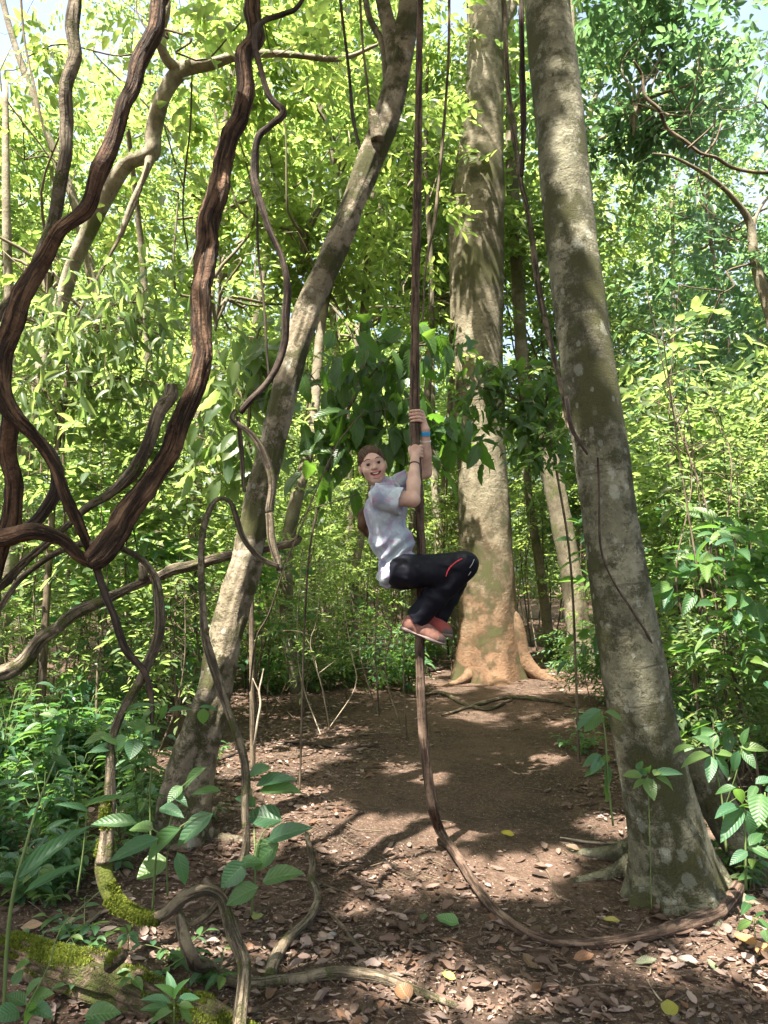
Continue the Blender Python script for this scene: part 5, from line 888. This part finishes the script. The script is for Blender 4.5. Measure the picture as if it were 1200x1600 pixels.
# hands: fingers closed round the vine
def hand(Cv, th_palm, ths, zs, thumb, W, tilt=0.):
    pc = Cv+vdir(th_palm)*(rv+.019); e = vdir(th_palm); sd = np.cross(e, [0, 0, 1.]); Rh = np.stack([e, sd, np.array([0, 0, 1.])], 1)
    b.ell(pc, (.015, .034, .040), Rh, k=.012); b.cap(W, pc+[0, 0, -.018], .024, .024, k=.014)
    rf = [.0088, .0092, .0088, .0075]
    for i, z in enumerate(zs):
        ext = (0, 8, 2, -14)[i]; zz = [z*1.0, z*1.0+.002, z, z-.002]
        pts = [Cv+vdir(ths[0])*(rv+.016)+[0, 0, zz[0]], Cv+vdir(ths[1])*(rv+.0095)+[0, 0, zz[1]], Cv+vdir(ths[2]+ext*.5*np.sign(ths[2]-ths[1]))*(rv+.0075)+[0, 0, zz[2]], Cv+vdir(ths[3]+ext*np.sign(ths[3]-ths[2]))*(rv+.006)+[0, 0, zz[3]]]
        mid = [Cv+norm((pts[j]+pts[j+1])/2-Cv-[0, 0, (zz[j]+zz[j+1])/2])*(rv+.011)+[0, 0, (zz[j]+zz[j+1])/2] for j in range(3)]
        ch = [pc*.5+pts[0]*.5+[0, 0, z*.25], pts[0], mid[0], pts[1], mid[1], pts[2], mid[2], pts[3]]; r0 = rf[i]; b.chain(ch, [r0*1.05, r0*1.12, r0*.98, r0*1.04, r0*.92, r0*.96, r0*.86, r0*.80], k=.0028)
    b.chain([Cv+vdir(t)*(rv+d)+[0, 0, z] for t, z, d in thumb], [.014, .011, .010, .0085], k=.004)
hand(Cn, 98, (55, 5, -55, -105), (.030, .0105, -.009, -.0275), [(115, -.030, .022), (145, -.004, .014), (178, .020, .0095), (205, .036, .008)], Wn)
hand(Cf, -22, (8, 55, 108, 152), (.030, .0105, -.009, -.0275), [(-40, -.026, .022), (-75, .000, .014), (-110, .022, .0095), (-140, .036, .008)], Wf)
V, Q = b.build(); fc = V[Q].mean(1); dm = np.full(len(fc), 9.); loc = (fc-Hc)@R
for i in range(4):
    a, c = mouth[i], mouth[i+1]; ab = c-a; t = np.clip((fc-a)@ab/(ab@ab), 0, 1); x = (fc-a-t[:, None]*ab)@R; dm = np.minimum(dm, np.sqrt(x[:, 0]**2+x[:, 2]**2))
front = (loc[:, 1] > .045) & (np.abs(loc[:, 0]) < .034)
fm = np.zeros(len(Q), int); wid = np.clip(1-(np.abs(loc[:, 0])/.034)**2, 0, 1); fm[front & (dm < .006+.0115*wid) & (loc[:, 1] > .05)] = 1; fm[front & (dm < .0095*(.35+.65*wid)) & (loc[:, 1] < .0795)] = 2
body = pp('body', V, Q, [M['skin'], M['lip'], M['mouth']], fm)
def ball(c, rad, axis, nu=14, nv=20):
    ax = norm(axis); s = norm(np.cross(ax, [0, 0, 1.])); w = np.cross(s, ax); u, v = np.meshgrid(np.linspace(0, pi, nu), np.arange(nv)*2*pi/nv, indexing='ij')
    V = c+rad*(np.cos(u)[..., None]*ax+np.sin(u)[..., None]*(np.cos(v)[..., None]*s+np.sin(v)[..., None]*w)); i = np.arange(nu-1)[:, None]*nv; j = np.arange(nv)[None]; k = (j+1) % nv
    return V.reshape(-1, 3), np.stack([i+j, i+k, i+nv+k, i+nv+j], -1).reshape(-1, 4), np.repeat(np.arange(nu-1), nv)
for s in (-1, 1):
    V, Fq, ring = ball(H(s*.031, .0645, .005), .0148, norm(CAM-Hc)+r_*.02); fm = np.where(ring < 1, 2, np.where(ring < 3, 1, 0)); pp('eye', V, Fq, [M.setdefault('ew', flat('eye_white', (.50, .46, .42), .3)), M.setdefault('iris', flat('iris', (.07, .035, .015), .15)), M.setdefault('pupil', flat('pupil', (.006, .006, .006), .1))], fm)
    e = MB(); e.tube(np.array([[*H(s*.014, .085, .030), .0012], [*H(s*.027, .082, .0365), .0024], [*H(s*.041, .073, .034), .002], [*H(s*.052, .060, .027), .001]]), step=.004, seg=10); o = link('eyebrow', e.mesh('eyebrow', M['hair']), person); place_world(o, person)
    e = MB(); e.tube(np.array([[*H(s*.016, .0755, .006), .0012], [*H(s*.024, .0820, .0115), .0015], [*H(s*.036, .0805, .0125), .0015], [*H(s*.047, .066, .007), .001]]), step=.003, seg=8); o = link('eyelash', e.mesh('eyelash', M['hair']), person); place_world(o, person)
e = MB(); e.tube(np.array([[*H(-.021, .066, -.043), .002], [*H(-.012, .075, -.0475), .0042], [*H(0, .079, -.050), .0048], [*H(.012, .075, -.0475), .0042], [*H(.021, .066, -.043), .002]]), step=.003, seg=12); o = link('teeth', e.mesh('teeth', M['tooth']), person); place_world(o, person)
# hair drawn back into a tail
s = SDF(.0032); s.ell(H(0, -.022, .032), (.080, .094, .088), R).ell(H(0, -.055, -.02), (.066, .058, .07), R, k=.03)
s.ell(H(0, .085, -.024), (.061, .080, .092), R, k=.016, op='s')
for sg in (-1, 1): s.ell(H(sg*.084, .002, -.014), (.016, .026, .034), R, k=.006, op='s')
s.cap(H(.0, -.09, -.01), q(596, 765, .13), .024, .018, k=.02).chain([q(596, 765, .13), q(586, 788, .14), q(571, 806, .12), q(571, 820, .10), q(577, 832, .09), q(582, 840, .07)], [.020, .030, .046, .046, .032, .010], k=.01)
def hn(X): z = (X-Hc)@R; a = np.arctan2(z[:, 0], z[:, 2]+.02); return .0007*np.sin(a*38+3*vnoise(X*30, 2))+.0018*vnoise(X*55, 4)
V, Q = s.build(hn); z = (V-Hc)@R; a = np.arctan2(z[:, 0], z[:, 2]+.03); pp('hair', V, Q, [M['hair']], attrs={'bk': ('POINT', np.stack([np.cos(a)*.08, np.sin(a)*.08, z[:, 1]], -1))})
# shirt
def shirtmat():
    t = NT('tie_dye_cloth'); co = t.n('ShaderNodeTexCoord').outputs['Object']; n1 = t.noise(co, 9, 3, .5, dist=.6); n2 = t.noise(co, 14, 3, .5, dist=1.); n3 = t.noise(co, 300, 2)
    col = t.mix(t.sm(n1, .42, .62), (.34, .385, .43), (.23, .25, .34)); col = t.mix(t.math('MULTIPLY', t.sm(n2, .53, .66), .85), col, (.34, .17, .30)); col = t.mix(t.sm(n2, .40, .30), col, (.42, .47, .52))
    v = t.n('ShaderNodeVectorMath', operation='DISTANCE', ins={0: co, 1: tuple(q(634, 806, -.13)-np.array(person.location))}).outputs['Value']; col = t.mix(t.math('MULTIPLY', t.sm(t.math('ADD', v, t.math('MULTIPLY', n1, .06)), .075, .04), .8), col, (.48, .10, .26))
    return t.done(t.bsdf(col, .85, t.bump(n3, .2, .001), .2, **{'Sheen Weight': .3}))
M['shirt'] = shirtmat()
s = SDF(.0038); sEn = Sn*.32+En*.68; sEf = Sf*.45+Ef*.55
s.ell(chest+[0, 0, .01], (.108, .148, .135), k=.05).ell(belly, (.112, .140, .125), k=.05).ell(pelv+[-.012, 0, .0], (.104, .150, .10), k=.05)
s.cap(q(594, 800, 0), q(602, 850, 0), .080, .080, k=.06).ell(q(618, 900, 0), (.105, .155, .07), k=.05)
s.cap(Sn, q(606, 772, 0), .058, .062, k=.04).cap(Sf, q(606, 770, 0), .056, .062, k=.04)
s.cap(q(598, 762, -.005), q(596, 756, -.008), .060, .055, k=.02)
hp = q(630, 896, 0); s.P.append((lambda X: (X-hp)@norm(np.array([.50, 0, -.52])), None, None, 0, 'cut'))
s2 = SDF(.0038)
def fold(X):
    a = X@norm(np.array([.6, .1, -.75])); return .013*fbm(X*[8, 8, 13], 2, 5)+.0075*np.sin(a*85+6*vnoise(X*7, 3))*np.clip(vnoise(X*6, 9)+.35, 0, 1)+.005*(np.abs(vnoise(X*[22, 22, 12], 12))-.25)+.002*fbm(X*45, 2, 6)
for A, B, r0, r1, Bx in ((Sn, sEn-[0, 0, .012], .064, .080, En), (Sf, sEf-[0, 0, .006], .058, .066, Ef)):
    n_ = norm(B-A)
    def sl(X, A=A, B=B, r0=r0, r1=r1, n_=n_):
        x = (X-A)@n_; L = np.linalg.norm(B-A); rr = np.linalg.norm(X-A-x[..., None]*n_, axis=-1); t = np.clip(x/L, 0, 1); d = rr-(r0+(r1-r0)*t); d = np.maximum(np.maximum(d, x-L), -x-.03)
        return np.maximum(d, -np.maximum(rr-(r0+(r1-r0)*t-.013), (L-.015)-x))
    m = np.minimum(A, B)-r1; M_ = np.maximum(A, B)+r1; s.P.append((sl, m, M_, .02, 'u'))
nk = SDF(.004)
V, Q = s.build(fold); pp('shirt', V, Q, [M['shirt']])
# trousers
M['trousers'] = flat('black_cloth', (.006, .0065, .012), .6, .16, 60, .3); M['red'] = flat('red_trim', (.55, .04, .06), .6); M['pipe_glint'] = flat('pale_trim_glint', (.55, .55, .62), .6)
s = SDF(.0038); s.ell(pelv+[.006, 0, -.012], (.094, .158, .098), k=.04).ell(pelv+[-.01, 0, -.02], (.098, .15, .085), k=.04)
for h_, kk, a_, r3 in ((hipn, kn, an+(an-kn)*.16, .066), (hipf, kf, af+(af-kf)*.16, .058)):
    m1 = h_*.5+kk*.5+[0, 0, -.014]; m2 = kk*.5+a_*.5+[-.012, 0, -.004]; s.chain([h_, m1, kk, m2, a_], [.098, .086, .068, .070, r3], k=.022)
s.cut(q(631, 866, 0), np.array([-.55, 0, .6])*1.)
sk_ = s.P.pop(); wp = q(620, 868, 0); s.P.append((lambda X: np.where(X[..., 2] > wp[2]-.05, (X-wp)@norm(np.array([-.42, 0, .62])), -1.), None, None, 0, 'cut'))
for a_, kk in ((an, kn), (af, kf)):
    s.P.append((lambda X, a_=a_, n_=norm(a_-kk): np.where((X[..., 2] < a_[2]+.05) & (np.abs(X[..., 1]-a_[1]) < .065), (X-a_)@n_, -1.), None, None, 0, 'cut'))
    s.cap(a_-(a_-kk)*.06, a_+(a_-kk)*.3, .040, .043, k=.003, op='s')
def fold2(X): a = X@norm(np.array([-.5, .2, -.8])); return np.clip((X[..., 2]-an[2]-.03)/.12, .15, 1)*(.014*fbm(X*[8, 8, 13], 2, 15)+.009*np.sin(a*80+6*vnoise(X*9, 13))*np.clip(vnoise(X*8, 19)+.3, 0, 1)+.002*fbm(X*50, 2, 16))
V, Q = s.build(fold2); tr = pp('trousers', V, Q, [M['trousers']])
def stroke(name, pix, w, mat, Vt=V):
    e = MB(); pts = []
    for a, b_ in pix:
        d = norm(ray(a, b_)); v = Vt-CAM; t = v@d; dist = np.linalg.norm(v-t[:, None]*d, axis=1); k = np.where(dist < .006)[0]; k = k[np.argmin(t[k])] if len(k) else np.argmin(dist); pts.append([*(CAM+d*(t[k])), w])
    e.tube(np.array(pts), step=.01, seg=10); me = e.mesh(name, mat); o = link(name, me, tr); o.location = (0, 0, 0); me2 = me; co = np.zeros(len(me.vertices)*3, np.float32); me.vertices.foreach_get('co', co)
stroke('stripe', [(697, 901), (699, 894), (703, 887), (709, 881), (716, 876), (722, 873)], .0034, M['red']); stroke('piping_glint', [(741, 874), (738, 881), (734, 887)], .0014, M['pipe_glint']); stroke('piping_glint', [(736, 893), (732, 899)], .0013, M['pipe_glint'])  # the pale strokes paint glints along the piping at the knee
# shoes
M['shoe'] = flat('shoe_fabric', (.25, .125, .098), .85, .15, 55, .5); M['shoe2'] = flat('shoe_red', (.32, .07, .06), .8, .2, 90, .2); M['sole'] = flat('sole_rubber', (.17, .13, .12), .7); M['toe'] = flat('toe_cap', (.11, .08, .07), .7); M['sock'] = flat('sock', (.38, .40, .44), .9)
def shoe(heel, toe, ank, mat, label):
    o = bpy.data.objects.new('shoe', None); C.objects.link(o); o.parent = person; place_world(o, person); o['label'] = label
    f = norm(toe-heel); sd = norm(np.cross(f, [0, 0, 1.])); up = np.cross(sd, f); up = up if up[2] > 0 else -up; L = np.linalg.norm(toe-heel); Rs = np.stack([f, sd, up], 1); A = lambda a, b, c: heel+f*a*L+sd*b+up*c
    s = SDF(.0035); s.ell(A(.10, 0, .024), (.038, .034, .048), Rs, k=.03).ell(A(.45, 0, .018), (.088, .038, .046), Rs, k=.03).ell(A(.80, 0, .004), (.058, .044, .033), Rs, k=.03).cap(A(.16, 0, .03), A(.20, 0, .062), .034, .036, k=.02); s.cap(A(.17, 0, .055), A(.2, 0, .11), .029, k=.002, op='s')
    def par(nm, V, Q, m, fm=None): x = link(nm, mesh_np(nm, V, Q, m, None, True, fm), o)
    s.P.append((lambda X: (heel-X)@up-.016, None, None, 0, 'cut')); V, Q = s.build(lambda X: .0014*fbm(X*60, 2, 3)); t = ((V[Q].mean(1)-heel)@f)/L; z = ((V[Q].mean(1)-heel)@up); par('upper', V, Q, [mat, M['toe']], ((t > .86) & (z < .022)).astype(int))
    s = SDF(.0035); s.ell(A(.10, 0, -.012), (.042, .036, .013), Rs, k=.02).ell(A(.45, 0, -.014), (.09, .037, .009), Rs, k=.02).ell(A(.80, 0, -.014), (.064, .045, .014), Rs, k=.02); V, Q = s.build(lambda X: .0014*fbm(X*50, 2, 8)); par('sole', V, Q, [M['sole']])
    e = MB(); e.tube(np.array([[*A(.19, 0, .05), .030], [*(A(.2, 0, .05)*.4+ank*.6), .032]]), step=.01, seg=20); par('sock', np.vstack(e.V), [np.vstack(x) for x in e.F.values()], [M['sock']])
    for k in range(4): e = MB(); e.tube(np.array([[*A(.40+.08*k, -.034, .034-.006*k), .002], [*A(.40+.08*k, -.018, .060-.008*k), .003], [*A(.40+.08*k, .018, .060-.008*k), .003], [*A(.40+.08*k, .034, .034-.006*k), .002]]), step=.008, seg=6); par('lace', np.vstack(e.V), [np.vstack(x) for x in e.F.values()], [M['sock']])
shoe(q(630, 978, -.06), q(694, 1002, -.085), an, M['shoe'], 'salmon-coloured shoe nearest the viewer'); shoe(q(656, 976, .05), q(701, 988, -.005), af, M['shoe2'], 'darker red shoe crossed behind')
def band(A, B, r, w, mat, name, label):
    n_ = norm(B-A); e = MB(); e.tube(np.array([[*(A-n_*w/2), r], [*(A+n_*w/2), r]]), step=.003, seg=26, caps=True); o = link(name, e.mesh(name, mat), person, label=label); place_world(o, person)
band(Wn*.93+En*.07, Wn, .0305, .007, flat('dark_band', (.04, .025, .02), .6), 'bracelet', 'dark thin bracelet'); band(Wf*.92+Ef*.08, Wf, .0295, .026, flat('blue_band', (.05, .32, .62), .4), 'wristband', 'bright blue wristband'); band(Wf*.74+Ef*.26, Wf, .0335, .004, flat('white_string', (.75, .74, .68), .7), 'bracelet', 'thin white string bracelet')
# ---------------------------------------------------------------- camera, light, render
cam = bpy.data.cameras.new('camera'); co = bpy.data.objects.new('camera', cam); C.objects.link(co); co.location = CAM; co.rotation_euler = (pi/2+PITCH, 0, 0)
cam.sensor_fit = 'VERTICAL'; cam.sensor_height = 36; cam.lens = 36*F/1600; cam.clip_end = 500; bpy.context.scene.camera = co
sl = bpy.data.lights.new('sun', 'SUN'); sl.energy = 5; sl.angle = radians(.5); sl.color = (1, .93, .82); so = bpy.data.objects.new('sun', sl); C.objects.link(so)
from mathutils import Vector
so.rotation_euler = Vector(SUN).to_track_quat('Z', 'Y').to_euler(); so.location = (0, 0, 30)
w = bpy.data.worlds.new('World'); bpy.context.scene.world = w; w.use_nodes = True; nt = w.node_tree; bgn = nt.nodes['Background']
sk = nt.nodes.new('ShaderNodeTexSky'); sk.sky_type = 'NISHITA'; sk.sun_disc = False; sk.sun_elevation = SUN_EL; sk.sun_rotation = math.atan2(SUN[0], SUN[1]); sk.air_density = 1.2; sk.dust_density = 6
tc = nt.nodes.new('ShaderNodeTexCoord'); nz = nt.nodes.new('ShaderNodeTexNoise'); nz.inputs['Scale'].default_value = 2.2; nz.inputs['Detail'].default_value = 5; nt.links.new(tc.outputs['Generated'], nz.inputs['Vector'])
mr = nt.nodes.new('ShaderNodeMapRange'); mr.inputs[1].default_value = .42; mr.inputs[2].default_value = .58; nt.links.new(nz.outputs['Fac'], mr.inputs[0])
sx = nt.nodes.new('ShaderNodeSeparateXYZ'); nt.links.new(tc.outputs['Generated'], sx.inputs[0]); mz = nt.nodes.new('ShaderNodeMapRange'); mz.inputs[1].default_value = .85; mz.inputs[2].default_value = .65; mz.inputs[4].default_value = .42; nt.links.new(sx.outputs[2], mz.inputs[0])
mm = nt.nodes.new('ShaderNodeMath'); mm.operation = 'MULTIPLY'; nt.links.new(mr.outputs[0], mm.inputs[0]); nt.links.new(mz.outputs[0], mm.inputs[1])      # thin bright cloud low in the sky
mx = nt.nodes.new('ShaderNodeMix'); mx.data_type = 'RGBA'; nt.links.new(mm.outputs[0], mx.inputs[0]); nt.links.new(sk.outputs[0], mx.inputs[6]); mx.inputs[7].default_value = (2.6, 2.7, 2.9, 1); nt.links.new(mx.outputs[2], bgn.inputs[0]); bgn.inputs[1].default_value = .09
sc = bpy.context.scene; sc.view_settings.view_transform = 'Standard'; sc.view_settings.look = 'None'; sc.view_settings.exposure = 2.5; sc.view_settings.gamma = 1
sc.cycles.max_bounces = 6; sc.cycles.diffuse_bounces = 4; sc.cycles.glossy_bounces = 2; sc.cycles.transmission_bounces = 4; sc.cycles.caustics_reflective = False; sc.cycles.caustics_refractive = False
sc.cycles.sample_clamp_indirect = 6; sc.cycles.use_denoising = True
